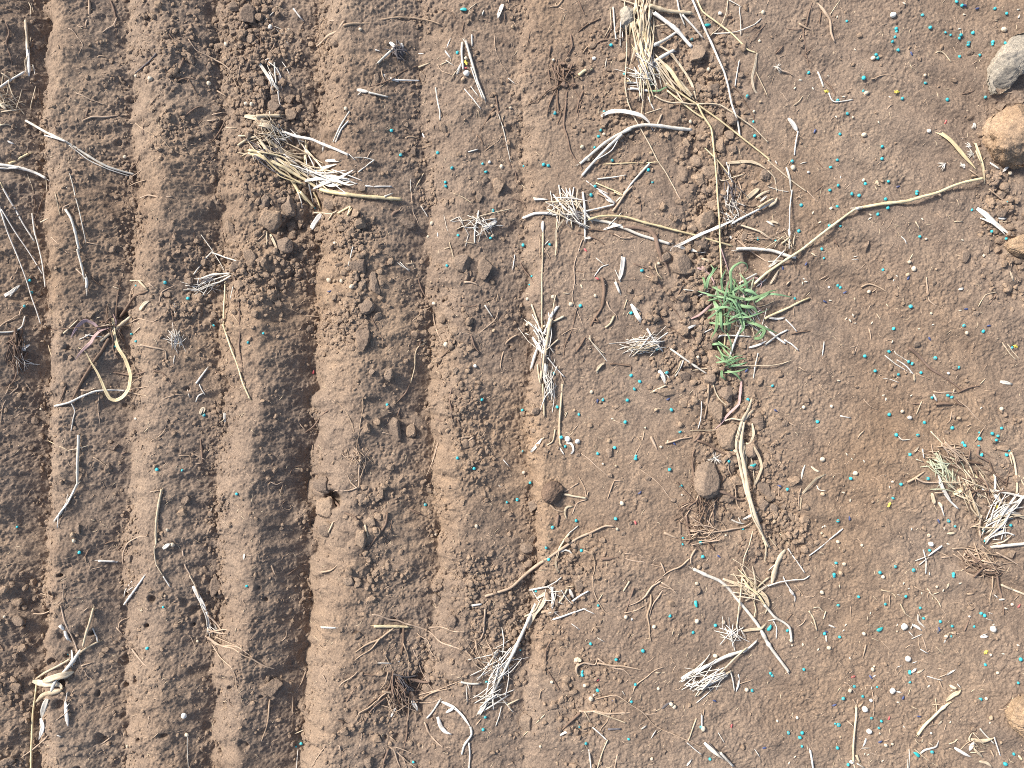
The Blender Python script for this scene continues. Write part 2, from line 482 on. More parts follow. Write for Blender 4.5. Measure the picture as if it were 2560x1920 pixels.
# traced outlines of straw and roots (tile pixels) and seed positions
DATA_SEEDS = '''S01 1740 452 1170 1127 1250 1338 1570 1318 1693 1450 1958 1413 12 1987 1482 1635 1573 13 1641 1608
S02 857 388 1410 388 1553 338 970 640 371 977 797 966 767 1123 748 1177 714 1273 12 866 1384 273 1420 314 1430 100 1435 9 1178 1466 1214 1573 12 719 1608 2034 829 2087 1050 12 2097 1173
S03 683 181 12 1338 128 1633 10 1678 46 1404 235 1110 246 1113 272 1099 318 14 1078 358 14 1127 431 937 471 950 500 1535 280 12 1580 300 11 1670 301 1656 328 14 1773 282 1738 365 1733 386 1964 72 15 2065 114 14 1946 360 1942 382 12 2053 369 14 1831 474 1657 487 14 352 627 15 829 671 19 1363 715 826 785 14 1163 850 605 864 15 1553 858 18 1881 838 14 689 981 16 623 1157 14 988 1266 15 986 1371 16 600 1381 211 1393 16 541 1444 14 607 1601 15 843 1587 15 1041 1566 14 536 1642 15 1290 1655 15
S10 252 764 272 868 14 211 985 14 1424 782 1623 919 1133 1226 13 1173 1290 12 998 1333 13 1848 1153 14 1902 1103 10 2142 1300 13 1172 808 10
S11 2048 159 1650 636 15 1746 373 13 2026 398 14 1890 312 12 62 1221 11 505 138 10
S12 685 25 18 96 459 16 327 452 13 2125 405 14 170 728 11 1123 678 17 591 981 16 1030 1045 16 1253 1356 15 361 1567 16 1340 1562 17 1030 1584 15 1105 1637 16 150 800 8
S13 727 15 16 789 28 15 1018 60 1288 12 289 113 16 600 123 15 1037 137 15 951 191 15 533 288 16 627 293 11 268 336 17 68 421 12 466 493 15 484 572 11 1314 384 14 1764 153 12 2073 82 9 1938 338 16 2060 402 13 995 672 13 604 808 15 626 824 15 233 921 14 1234 988 18 1088 1180 16 1696 1155 15 1863 1203 17 1048 1378 16 838 1418 15 1448 1434 16 1217 1466 15 1249 1484 16 1651 1517 15 927 1546 14 1129 1577 14 1324 1561 13 2112 1345 13
S20 1354 740 16 1573 747 12 2044 950 15 147 1235 12 682 1457 16 1762 270 15
S21 1954 136 15 1132 179 13 1740 640 15 1885 731 16 1463 1043 15 2168 1024 14
S22 1060 43 17 786 136 15 998 139 16 1378 225 17 391 199 15 90 226 14 578 262 14 979 330 16 425 460 16 460 540 14 1453 413 15 2040 135 15 887 551 16 741 602 16 1073 621 13 1069 645 16 1363 740 17 1897 568 13 1875 668 14 157 853 15 46 1001 15 1463 882 16 92 582 9 896 1165 16 555 1182 16 351 1240 16 294 1413 15 600 1440 15 317 1517 15 1633 1373 16 1650 1494 16 1998 1250 14 1478 1332 12 1476 1386 11
S23 40 15 13 1558 98 16 1590 115 16 1419 117 13 1050 264 18 429 326 16 1354 333 16 1110 440 18 1297 442 16 1595 380 17 2021 381 16 1942 428 16 1989 449 14 1973 485 15 1830 472 19 1829 420 10 1685 510 14 1703 531 16 1824 537 12 1847 613 17 2082 575 13 2064 613 17 1228 609 16 716 817 17 1385 818 16 1152 867 15 169 911 16 1083 987 15 1709 950 11 607 1183 16 1563 1185 16 1618 1230 12 2099 1222 15 1866 1270 15 1874 1357 12 1398 1438 15 589 1547 16 573 1646 17 1102 1578 14 969 1631 16 1261 1609 16 1605 1643 17
S30 1848 25 9 2131 88 14 1409 270 11 1270 626 16 589 675 12
S31 1992 917 13 1188 1171 14 1981 1220 14 1963 1330 16 390 1450 14 346 1475 9 1360 1608 13
S32 207 133 13 745 256 12 1366 346 15 1759 427 16 1567 490 16 680 588 14 1132 648 17 901 723 16 609 826 14 607 858 16 1068 940 15 740 989 16 2078 991 16 1032 1087 15 745 1270 12 581 1303 12 1632 1308 14 1009 1412 12 640 1450 14 1713 1584 15 72 638 11
SU0 901 208 697 292 1165 280 195 542 18 562 573 18 712 606 357 927 660 5
SU1 99 203 243 317 277 421 443 453 559 499 777 503 14 846 370 16 882 394 20 549 600 12 1240 828 20 889 882 16 138 945 572 5
SU2 26 14 44 38 858 145 1083 150 11 747 265 19 942 243 1030 462 1125 488 1103 557 667 514 12 704 527 23 205 607 18 340 605 19 319 653 19 339 737 15 692 755 18 796 920 17
SU3 138 12 140 102 15 843 272 19 1214 110 15 360 795 18 1172 817 17 1090 917 23
E01 1792 80
E02 1690 218
E22 2084 705
E32 1590 243
EU0 18 515 1112 530
EU3 206 815
B03 1240 463 1811 72 1700 43 404 1133 1125 1612
B13 330 620 128 655 1213 743 1712 1010 1908 1155 1397 1270 493 948 665 868
B11 637 858
B12 2025 1543 1940 1573
B22 738 148 1352 130 1403 516 1105 940 1789 1490
B23 68 230 99 880 705 1160 1475 1188 2005 1260
B32 880 1078 1750 1078 2180 1485
BU0 578 552
BU2 660 328 1020 52 1115 692
BU3 72 255 228 440
BU1 430 525
P11 497 1556
P12 635 502 738 748
P22 1067 1198
P32 735 902 1897 1296
PU1 1222 297
PU2 845 47 1202 457
P01 1808 587
P03 1535 1053
Y01 1812 538
Y03 506 788 1112 792
Y23 1050 1043 1980 1068
YU1 893 757
Y13 2140 1332
C00 1295 675 22 1173 655 14 1468 648 15 1803 718 20 1950 380 18 2036 385 10 2125 893 18 2173 897 18 1078 1355 16
C01 121 230 20 276 260 19 775 937 18 1814 502 16 1820 628 25 1790 683 20 2041 913 14 2016 1400 13 2122 1437 19 2200 930 12 900 250 14
C02 6 229 16 709 502 17 358 515 12 1701 596 19 2170 105 18 2139 354 14 607 1269 18 796 1157 14 657 1374 20 1203 1323 17 1543 1050 17 2148 878 12 2091 961 12 1800 113 18
C03 1084 125 25 2041 251 23 912 501 20 852 801 20 831 1163 22 219 1447 22 1393 1130 17 827 1556 16 2096 1495 18 735 1012 10 1358 648 13 350 1488 11
C11 679 440 14 630 762 22 676 768 18 824 817 21 738 770 18 1519 269 19 1487 386 14 1512 779 12 1538 962 17 2053 1197 16 1894 1504 15 1640 1318 22 2044 378 13
C12 509 970 21 1270 617 13 133 923 15 133 1143 18 1607 1427 14 720 895 15 355 905 18
C13 548 140 15 1263 661 22 1210 714 19 1225 604 16 874 860 17 528 822 11 1560 1565 12 1413 1048 12 1720 1217 16 1867 550 12 1455 667 10 1368 405 12
C20 353 216 12 636 1355 17 622 1305 22 1443 1262 14 1487 1390 20 1372 1345 13 1171 300 13 1334 930 12
C21 1552 1298 16 1526 1307 10 1905 1228 17 500 220 10
C22 687 68 17 1244 223 17 481 476 26 567 497 22 839 490 20 787 690 11 899 708 12 950 1032 20 1288 543 12 1347 494 9 1740 1012 20 540 226 13 1617 1582 19 1470 958 10 910 1253 14 1849 1308 9 1153 378 9 866 300 9 102 765 16
C23 311 201 16 47 60 10 551 193 15 1226 291 19 1651 296 18 1162 236 15 473 652 22 758 771 21 476 952 20 58 1187 19 488 1315 17 464 1290 11 606 1365 16 813 1394 13 660 1557 16 1393 1308 16 1412 1384 22 2021 215 19 1078 846 12 632 1636 20
C30 1422 172 13 1707 565 12 366 512 14 1099 1475 14 1612 1375 18 1585 1210 24 36 352 12
C32 75 390 15 62 747 22 345 918 14 630 949 16 683 1063 22 709 1031 11 985 355 18 1228 440 17 1153 212 12 1600 390 20 1831 402 18 1598 66 17 1265 975 14 1377 1110 19 1404 1132 18 2030 985 19 1655 1322 22 245 1474 12 1209 1582 14 1760 692 19 1037 375 10
CU0 538 163 20 953 574 19 606 715 21 231 641 18 348 681 12 1041 927 19 1054 897 10 240 688 10 1143 10 18
CU1 88 507 34 122 822 28 1155 283 17 943 783 13 972 530 30 730 402 10 12 548 8 408 108 14 500 600 17
CU2 815 186 20 1023 284 16 968 372 28 1007 591 26 1170 728 18 290 455 16 95 486 13 720 646 14 1240 190 30 927 173 10 1236 715 14 1110 610 10 830 895 20
CU3 898 265 16 946 460 24 1045 702 16 350 607 13 1010 10 16 932 505 9
H03 1697 125 598 146 1177 28 2170 142 2165 82 1655 248 753 430 521 655 278 692 233 760 389 764 654 835 1055 840 957 1058 627 1530 590 1010
H13 873 233 885 195 448 261 390 177 886 225 735 1063 710 1110 676 1095 753 1133 899 1130 1305 1183 1425 1147 1115 727 1087 762 1075 1293 1660 1023 313 752 298 788 330 775 540 937 613 1630 1728 1638 1335 235 1680 415
H23 1020 130 1000 97 1240 98 680 605 831 667 727 650 651 937 711 1005 1051 893 472 1236 493 1230 1242 1253 1524 1250 1558 1383 1841 207 1396 1640 1930 1625
HU0 1015 370 499 729 815 818 770 487 749 540
HU1 76 75 128 125 470 143 257 175 640 72 970 480 1213 687 1065 772 1092 322 12 487
HU2 1138 880 994 820 960 812 1028 160 209 903 270 840
HU3 80 543 323 143 22 300 553 185 540 497
'''
DATA_STROKES = '''@00
w 30 225 1042 400 1140 560 1215 740 1330 930 1440 1160 1510 | long bleached white straw lying diagonally over the first ridge, split at one end
w 18 385 1185 470 1205 560 1230
w 14 600 1250 760 1380 930 1460 1130 1525
#EDGESTRIP
w 40f 225 320 235 450 240 580 240 660
t 30 220 175 235 300 245 420
t 14 270 290 250 430 225 540
t 12 270 450 215 520 230 640
w 16 280 560 300 620 295 680
#
t 12 240 0 270 60 265 150
t 8 262 0 290 120
#EDGETUFT
w 26 0 755 100 690 212 628
t 22f 0 830 50 880 90 890
t 24f 0 900 60 950
t 16 100 830 160 880 220 920
t 12 0 935 70 940
t 20 0 1090 60 1078 145 1105
t 12 30 640 10 740 40 800
t 14 60 850 130 900 210 1000
F t 13 14 70 850 90 120 30 60 90 240
#
t 14 250 950 285 840 310 745
y 30 80 1420 170 1370 250 1330
w 36 -60 1410 120 1440 250 1475 330 1505 400 1540
w 24 -40 1455 160 1450
w 20f 60 1215 130 1240
w 10 0 1300 90 1395
y 14 0 1570 45 1659
r 14 45 190 85 290 60 370 95 480 90 600
r 10 0 60 100 105
l 20 780 0 765 110 735 230
l 8 735 225 690 240 660 225
r 14 960 0 985 120 1000 230 1010 330
l 13 1010 155 985 200 890 290
l 9 605 230 690 330 718 400 680 480
l 12 825 432 860 425 925 435
l 12 660 797 750 835 840 870 905 907
r 14 760 935 720 1030
l 15 718 1052 800 1005 920 1005 1095 985
k 20 1350 460 1290 530 1170 635
r 9 1200 275 1290 320 1380 360
r 8 1450 300 1530 385
l 12 1620 345 1710 440 1800 485 1920 545 2010 640 2040 720 2090 790
r 9 1340 500 1420 610 1480 670 1630 700 1690 800 1705 880
r 16 1580 505 1560 570 1520 650
r 10 1530 710 1590 680 1690 675
r 15 1575 1010 1670 950 1765 915
r 12 1780 570 1825 645
l 14 1870 790 1960 855
l 14 1830 990 1930 955
l 16 1790 1045 1885 1025
r 13 1710 1100 1760 1035
r 13 1950 1040 1870 1170 1830 1220 1755 1265
l 11 1170 1060 1240 1110 1320 1160 1345 1210 1340 1280
r 10 1240 1170 1250 1020
r 12 1310 1190 1230 1300 1180 1410 1115 1475
l 7 1130 1540 1200 1480 1260 1410
l 8 1115 1610 1200 1580 1290 1540
l 7 1370 1170 1470 1270 1570 1340
r 7 1310 920 1360 860 1420 830
l 7 975 520 1055 550
r 12 1810 1435 1880 1360
t 14 1950 1100 2050 1105
l 8 670 1375 715 1345
l 8 1640 1255 1675 1248
r 8 470 1050 490 1165
r 9 355 960 345 1080
r 8 345 760 370 890
t 10 235 1490 275 1600 290 1659
t 10 400 1540 410 1659
l 8 2040 700 2080 560 2110 470
r 12 2210 750 2140 920
@01
l 26 770 180 690 260 620 310 560 380 525 410 | thick tan root lying in a bow on the ridge, top of the photo
l 18 750 210 900 195 1050 170 1230 155 1400 158 1500 175 1600 210 | long thin tan root stretching sideways across the ridge near the top
l 8 620 188 710 210
w 14 165 90 70 172
w 22 335 65 410 155
w 6 140 260 240 300
w 6 180 240 300 380
w 5 150 300 240 290
#GREYTUFT
w 30 1190 415 1110 490 1055 548
w 34f 1155 365 1190 395 1200 420
w 30f 1250 375 1265 420
k 30f 1200 400 1240 480 1260 540
k 34f 1250 430 1290 490
k 24 1200 440 1220 500 1260 520
F k 16 14 1240 440 50 60 60 50 60 140
#
w 16 1030 430 1070 440
w 12 1400 460 1455 465
w 26f 1095 640 1150 670 1235 715
w 20 1160 670 1240 690 1410 700
l 12 1078 597 1100 650 1135 715
r 10 965 760 1110 700 1200 665 1300 600 1395 565
t 20 1405 580 1500 540
w 34f 870 785 975 795
w 22 975 795 1140 838
w 14 880 825 910 800
w 20 808 960 730 1090 670 1230 | straight white straw of a close pair on the third ridge, longer one
w 20 800 1045 740 1110 680 1225
w 20 1550 755 1570 880 1590 960 1592 1040
w 30 1775 360 1775 480 1785 600
w 14 1790 310 1860 360
w 16 1865 300 1870 400
w 14 1790 330 1830 390
w 30 1810 360 1860 520 1920 720 1980 860 | long straight white straw beside the yellow leaflet and red seed
w 16 1855 580 1915 740 1960 850
w 26f 1735 640 1765 540
t 14 1690 670 1735 600
l 8 1570 555 1610 620 1700 660
t 12 1590 570 1660 535
w 14 1650 415 1680 330
w 18f 1640 430 1700 500
w 14 1800 765 1870 850 1940 945
w 14 1830 760 1900 855
w 36f 2130 35 2090 160
w 14 1975 90 1960 140
r 8 2140 60 2145 210
t 10 1910 30 1835 92
l 7 1910 170 1960 165 2020 200
r 9 1595 75 1700 110 1745 180
r 8 1800 190 1775 330
r 10 2080 820 2090 960 2130 1100 2170 1280 2212 1450
w 12 2100 980 2150 1160 2200 1400
r 14 2060 920 2000 1040 1945 1130
r 14 1880 1120 1940 1190 1965 1250
l 8 1980 1305 2080 1220 2120 1160
l 7 2060 300 2085 450 2120 550 2175 640
w 12 2180 670 2242 725
w 16 1830 1290 1915 1270
l 14 1285 1195 1330 1180 1395 1200
w 14f 1440 1150 1460 1200
w 14 850 1358 930 1360 1025 1385
w 16 1025 1385 960 1430 880 1490
l 16 860 1480 740 1535
w 22 945 1610 1080 1615 1170 1620
t 14 1450 1495 1400 1580 1350 1659
w 12 1338 1545 1338 1659
l 8 1000 1300 940 1380 840 1430
l 10 100 335 155 350 150 400 100 460
l 14 0 545 70 480
#DARKSTUB
w 34f 30 540 90 640 170 760 200 800
w 22 160 540 165 640 170 720
k 34f 180 580 210 680 215 770
w 16 200 790 205 870 225 940
w 12 80 520 150 500
F w 12 8 130 640 50 90 65 25 80 180
#
r 8 30 300 35 440
r 8 0 320 60 370
l 6 220 610 330 545
r 8 670 840 740 800
#STRAWCLUMP
w 34 225 1135 350 1180 480 1205 560 1240 690 1290 800 1335
w 14 800 1335 855 1390
w 14 380 1110 470 1135
t 50f -100 1000 0 1020 60 1060 160 1075
t 44 0 1010 100 1000 210 1000
t 40f 0 1070 100 1090 200 1130
t 40 30 1210 90 1290 150 1350 190 1420 240 1470
t 42 80 1200 190 1280 270 1330 400 1370
t 40 210 1290 260 1380 340 1450
w 30 240 1330 330 1400 420 1480
y 44 -60 1320 0 1340 120 1390 250 1450 330 1500 450 1570 530 1630
y 36 -60 1290 60 1320
y 40 300 1540 350 1620 380 1680 440 1740
y 40 430 1240 430 1320 425 1390
w 40f 380 1400 500 1480 620 1520 760 1550 880 1580
w 36f 460 1500 560 1560 640 1600 720 1590 820 1570
w 34f 420 1560 560 1540 700 1560 800 1600 870 1590
w 30f 600 1410 740 1400
w 30f 500 1470 620 1440 700 1420
w 26f 500 1640 600 1590 740 1540 850 1480
w 24 620 1310 630 1240
t 20 340 1380 470 1440 580 1460
t 22 470 1500 600 1470 720 1500
w 22 560 1580 680 1530 790 1540
t 16 640 1560 740 1610
t 18 500 1530 620 1640 700 1650
t 14 100 1120 150 1180 250 1230 350 1290
t 12 140 1020 120 1100 160 1150
w 12 120 960 130 1060
t 12 250 1310 370 1300
t 30 -160 1250 -60 1190 0 1180
t 20 -150 1175 -60 1170
t 14 -160 1320 -70 1330
t 16 -120 1345 0 1290
t 14 -10 1400 -30 1330
y 44 560 1640 640 1659 800 1679 930 1697 1070 1707 1255 1724
w 20 1110 1699 1180 1669
F t 20 16 260 1400 230 130 38 24 160 460
F w 16 9 600 1520 170 90 25 40 160 420
F t 12 22 90 1130 110 90 40 60 80 240
F w 10 14 230 1180 120 60 30 60 80 220
F y 24 6 280 1470 160 60 38 10 260 420
F k 16 14 180 1330 140 110 40 30 120 300
#
@02
#DRYTUFT
t 26f 1140 -60 1100 130 1060 250 1060 340 1080 430 1120 560 1140 660
t 26f 1250 -30 1200 120 1150 260 1110 330 1060 440 1020 560
t 22 1110 -30 1080 90 1010 200 990 260
y 30 1080 170 1120 270 1180 400 1190 560 1160 720
y 26 1200 230 1190 330 1180 440
t 26 1030 200 1080 420 1130 600 1150 700
t 30 1230 370 1200 450 1150 540
w 44 1210 550 1300 490 1400 440
w 34 1220 400 1330 340 1430 270
w 46 1230 110 1310 170 1400 240 1460 300 1500 350 1550 410
t 46 1190 50 1320 90 1440 105 1550 118
t 36 1250 560 1340 590 1440 700 1560 830
t 24f 1370 460 1440 540 1510 650 1560 740 1600 860
y 36f 1290 520 1380 620 1450 720 1550 830
t 24 1280 600 1310 680 1330 750
w 30 1020 765 1100 770 1180 780
w 24 990 710 1090 715 1200 715
y 18 990 700 1040 700
t 16 930 0 1010 20 1130 60 1190 60
w 20 880 60 885 180 900 350
w 16 940 160 935 280 935 400
w 14 955 250 965 350
t 12 850 60 855 200 800 320
w 20 1430 0 1450 110 1490 220
w 24 1470 130 1560 220 1650 330
t 12 1220 220 1330 200 1380 180
g 30f 1170 740 1220 725 1240 715
g 24f 1180 780 1270 785 1320 760 1390 740
y 22 1340 780 1440 860 1560 960 1660 1030
t 18 1230 830 1300 870 1380 890 1460 885 1560 900 1700 895 1800 910 1900 970 2000 1040 2100 1110 2212 1230
t 16 1140 700 1130 860 1120 990 1140 1060
w 14 1180 830 1200 890 1230 950
t 30f 1180 0 1150 100 1120 200 1130 320
y 26f 1090 0 1070 100 1040 190 1030 320
F t 20 26 1130 330 70 250 88 14 240 560
F y 18 10 1150 430 60 220 82 12 240 500
F w 14 20 1190 590 110 120 55 40 100 280
F w 12 12 1080 660 70 60 10 40 90 220
F t 20 10 1350 650 80 110 48 12 200 420
F k 14 10 1150 500 80 180 75 25 150 300
#
t 16 970 -40 985 150 990 400 985 560 978 740 1000 880 1050 1010 1100 1100 1190 1250 1260 1390 1330 1490 1420 1659 | very long tan grass stem running down from the dry tuft past the curved straw
w 24 1545 -40 1610 110 1690 300 1770 480 1830 620 1870 760 1900 900 1950 1050 1970 1180 | very long white straw slanting down from the top edge over the crumbly soil
y 20 1610 0 1650 100 1770 190 1900 290 1990 380 2040 430 2110 455 | yellow grass stem with a bristly dry head, slanting down from the top edge
t 26f 2110 455 2100 560 2070 680 2090 770 2140 820 2212 840
t 10 2110 610 2160 720 2212 830
y 22 1330 720 1500 840 1610 910 1780 1030 1950 1160 2080 1260 2230 1380 | long straight yellow straw slanting from the dry tuft to the lower right
y 22 1600 900 1650 1000 1720 1110 1740 1250 1760 1450 1775 1689 1792 1960 1802 2220 1818 2510 1832 2700 1842 2900 1835 3080 | longest yellow straw, running down across the green grass plant
t 16 1770 1380 1780 1500 1800 1560 1850 1560 1920 1530 2000 1505
y 16 1650 1270 1780 1390 1900 1540
t 30f 1850 1410 1950 1405 2060 1395 2140 1420 2212 1470
w 14 1740 295 1900 280 2000 255 2100 210 2155 155
t 12 1870 0 1850 120 1800 230 1710 310
w 12 1960 60 1970 180 1975 310
w 10 1870 0 1950 40 1985 62
w 14 1950 515 1930 640 1908 750
w 40f 765 995 850 960 960 960 1040 975 1120 1000 1180 1050 1225 1130 | upper of two curved white straws, short and arched, below the dry tuft
#BENTSTRAW
w 40 1550 1125 1430 1110 1270 1085 1130 1080 1030 1105 950 1150
w 34 1030 1110 900 1170 800 1240 700 1320 590 1415
w 34 950 1160 850 1250 760 1340 680 1430 610 1520
w 14 930 1180 860 1300 720 1390
#
t 12 1140 990 1230 960 1300 935
l 14 1285 985 1260 1070 1230 1140
y 14 790 1413 950 1410 1100 1405 1265 1395
w 18 740 1550 850 1535 985 1520
w 24 1190 1415 1110 1500 1030 1590 980 1659 900 1740
y 18 720 1590 820 1630 900 1659 960 1690
w 14 640 1560 720 1620 830 1680
r 14 540 0 580 70 615 140
l 16 470 0 430 50 400 80 335 95
l 9 400 80 465 115
r 14 760 155 660 210 570 285
r 10 860 180 850 260 780 350
r 10 780 370 860 400 910 440
r 10 690 230 800 310
r 12 740 400 850 370 970 360
l 12 615 460 660 400 715 365
l 10 655 465 690 400
y 36 580 655 630 610 695 595 | short thick yellowish stub beside the dead root crown
r 16 325 400 320 500
r 8 180 270 175 400
r 8 70 595 130 585 260 600
w 10 800 500 790 590
r 16 640 775 590 870 560 970
r 8 610 870 590 1020
#ROOTCROWN
r 12 500 300 515 400 460 520
r 16 410 570 405 650 395 740 350 790
r 18 420 605 480 610 540 640 580 690
r 14 470 790 470 900 455 1000 455 1100 480 1220 500 1290 560 1380 605 1440 590 1470
r 14 400 760 400 870 405 960 430 970 410 1080
r 12 380 780 340 870 290 1000
r 10 330 790 250 850 120 935
r 14 280 790 350 740
r 10 315 590 350 720
r 12 480 730 530 780
r 12 420 730 360 780
r 9 410 900 490 990
F r 12 16 450 660 70 90 70 60 70 200
B r 435 560 30 500 580 28 450 740 35 530 740 28 470 650 28 430 690 24
#
r 10 1300 270 1400 340 1490 450 1505 500
r 8 1690 460 1850 455
r 8 2212 180 2100 310 2050 400
r 7 1900 500 2020 670
r 10 1920 730 2010 850 2090 1010 2150 1200
r 8 1440 900 1450 970 1530 1050 1560 1100
r 10 0 1420 40 1550 80 1650
@03
l 24 395 -20 470 80 530 170 545 270 580 360 | thick tan root bending down from the top edge near the turquoise seeds
t 12 625 0 580 60 530 130
l 16 262 210 310 235 350 268
r 9 380 20 340 110 330 200 310 260 320 400 325 480 350 570 380 630
r 8 155 245 300 250
r 8 320 460 395 395
r 8 290 465 390 540
r 12 450 100 445 205
#BURR
l 14 75 580 130 610 180 630 215 660
H w 75 583 45 16
#
w 22 440 620 460 680 485 750
r 14 480 680 540 750 595 820
w 16 530 800 550 860 580 880 650 872 730 855 | pale bent twig passing over a turquoise seed, under the yellow leaf fragment
r 14 355 695 415 620
l 8 90 780 140 800 190 880
t 12 220 915 270 870 300 825
t 16 1450 460 1490 445 1530 470 1580 535
l 8 950 790 1010 760 1075 775
l 6 1255 790 1325 705
l 10 1020 945 1075 895
r 8 1670 805 1780 765
w 40f 180 1015 230 1070 270 1125
w 18 255 1130 235 1240 220 1340
w 14 240 1270 295 1255
l 8 300 1080 365 1150
y 44f 1405 1085 1500 1150 1590 1230 1690 1340 1800 1465 | broad flat yellow straw blade left of the orange rock
y 34f 1780 1240 1820 1340 1855 1450 1870 1590 | yellow sheath standing at the end of the bent yellow stem beside the orange rock
t 20 1800 1300 1840 1400
w 20f 1920 1400 2005 1465
w 24f 2080 1430 2030 1490
#SPIKELET
H w 1745 1270 40 14
#
#SPIKELET
H w 1765 1330 45 16
#
#SPIKELET
H w 1525 1415 50 14
#
#SPIKELET
H w 1690 1450 45 14
#
#SPIKELET
H w 1780 1070 35 12
#
#SPIKELET
H t 955 1605 45 10
#
l 8 1740 1470 1815 1535
l 10 2020 793 2110 790 2212 790
t 18 0 1380 120 1490 240 1590 330 1659
w 14 60 1390 80 1420
w 22f 155 1445 190 1560 200 1659
t 14 0 1470 60 1540 75 1659
w 12 0 1610 100 1640 180 1650
r 7 420 1380 480 1460
r 7 410 1659 465 1600
l 7 1775 605 1840 550
@10
w 22 30 -30 120 140 220 300 300 420
w 18 -20 80 60 330 150 560 220 740 270 900 310 1010 355 1140 | longest thin white straw at the photo's edge, passing the two turquoise seeds
w 16 10 150 100 300 200 450 290 590 370 710
w 20 280 185 300 350 330 470 365 620 385 820
r 8 390 0 350 120 310 260
r 8 290 0 315 130
r 8 190 60 250 80 300 170
t 10 470 0 495 90 520 210
w 14 600 -160 625 -80 640 0 680 150 710 290 745 440
#NODESTRAW
w 30 570 150 610 220 650 350 680 500
w 26 680 490 715 640 740 745
w 34 740 740 750 790 745 830
w 12 745 830 740 900
#
t 16 350 260 420 230
l 12 540 170 550 130 620 105
r 16 650 120 630 180
l 10 450 380 520 470 600 520
l 8 600 510 680 530 760 580
l 12 660 660 730 740
r 12 770 680 790 740 870 820
l 8 750 430 860 465
l 14 1210 60 1280 30 1360 38 1490 30
r 7 1680 340 1685 530
r 8 1900 220 1920 350 1950 480 1940 610
w 12 1730 370 1830 500 1940 690
w 18 1670 710 1760 590 1840 510
w 18 1840 510 1940 550 2070 590
#COIL
w 24 1730 750 1830 715 1990 705
w 20 1990 715 1900 770 1780 800
w 16 1760 790 1870 750 1980 710
w 14 1580 840 1680 825 1740 830
w 10 1700 780 1720 850 1650 910
w 14 1720 740 1710 800 1770 850
F w 9 16 1760 800 80 50 -20 50 70 200
F k 10 6 1830 770 60 20 -15 20 90 180
#
y 22 1945 770 1940 900 1930 1040 1925 1140
y 22 1925 1145 1960 1250 2000 1370 2050 1500 2100 1650 2160 1790 | long yellow straw running down the third furrow
w 14 2010 800 1985 930
r 12 2000 650 2050 860 2070 1050 2070 1240 2090 1560
l 8 1980 1030 2060 1120 2130 1155 2212 1130
#CURLTUFT
r 14 1000 1100 1005 1000 1020 880 1055 735
r 24 1040 1100 1090 1000 1170 900 1280 855
t 40 870 1285 1000 1180 1130 1080
y 34f 980 1090 990 1220 1020 1340 1080 1430 1115 1520 1130 1590 1110 1700 1060 1770 1000 1800 950 1780 910 1710 880 1640 840 1560 780 1470 730 1380 675 1350
p 36f 860 1190 810 1140 740 1110 690 1140 640 1200 610 1260
p 36f 950 1170 870 1200 810 1260 790 1300 700 1380 640 1450
t 18 550 1225 610 1170 680 1110
r 10 440 1190 700 1170 880 1190
w 16 740 1225 880 1245
w 16 705 1310 800 1265
t 16 870 1165 960 1140
t 12 880 1100 940 1120
t 14 830 1090 870 1080
r 22 930 1260 880 1380 800 1480 740 1580 700 1659 600 1825 500 1850
r 14 1040 1160 1010 1250 980 1340 1020 1460
p 22f 980 1170 1000 1120 970 1060
F r 12 12 980 1200 90 70 60 60 90 240
#
t 14 1155 1230 1240 1145
t 30f 1200 1020 1240 970 1290 940
t 22 1130 765 1240 760
t 24 1180 790 1250 860
l 10 1270 810 1330 850
l 9 1120 960 1140 860 1170 830
l 9 1370 960 1400 860 1510 790
l 9 1090 1160 1150 1110 1200 1100 1330 1130 1420 1050
l 8 1170 1320 1280 1340 1400 1360
l 14 1210 1320 1330 1350 1430 1370 1445 1460
#LICHEN
F w 10 26 1520 1280 50 60 70 60 60 150
#
w 14 1515 960 1520 1070
r 10 1490 960 1500 1150
w 12 1525 1415 1515 1490
r 14 980 1570 1150 1580 1290 1540 1400 1570 1490 1659
l 10 1090 1659 1240 1570
t 12 415 1320 460 1460
w 34f 0 915 90 870 170 800
w 18 80 910 140 830
l 14 -20 1225 60 1140 140 1090 195 1070
w 20 -20 1210 120 1195 185 1160 210 1070
l 12 195 1070 200 1020 260 980
#EDGEROOT
r 20 140 1180 100 1270 20 1310
r 24 140 1170 140 1310
r 22 190 1180 180 1330
w 10 215 1240 200 1380
r 16 230 1380 160 1500 120 1620 60 1700
r 14 130 1400 130 1550
w 14 180 1480 350 1490
w 10 180 1440 300 1490
w 30f 175 1370 200 1400 280 1345
F r 12 16 150 1380 70 130 80 50 90 240
F w 8 10 190 1470 60 50 60 60 70 170
#
l 9 90 770 150 700 160 650
w 24 1700 1659 1750 1590 1800 1530
@11
w 50f 550 180 500 260 465 330 | short flared white leaf piece in the furrow below the straw clump
y 36 380 0 440 60 500 130
y 22 500 0 530 60 550 130
w 16 360 0 390 80 400 140
y 26 710 180 760 155 815 125
y 24 815 125 790 200
y 18 830 145 790 205
t 16 500 180 560 180 650 185 700 160
t 18 625 245 660 190
w 16 830 460 815 540 790 640
t 18 100 340 95 460
t 26f 115 370 150 440 180 530
l 8 0 410 90 340
l 9 1340 0 1350 100 1345 180 1380 240 1400 280
w 14 1420 120 1450 165 1480 220
r 24 1180 210 1195 180 1245 155
w 14 1225 600 1270 640 1335 670
w 12 1240 610 1325 690
t 12 1335 590 1365 660
t 10 1290 640 1370 630
r 12 990 590 1080 610 1190 630
r 10 870 520 980 545
r 8 1060 505 1140 515
r 10 990 1020 1010 1110 1050 1190 1090 1280
l 8 120 740 160 820 180 950
l 8 110 930 230 990 380 1045
l 9 430 1040 560 1060
l 8 930 680 950 740
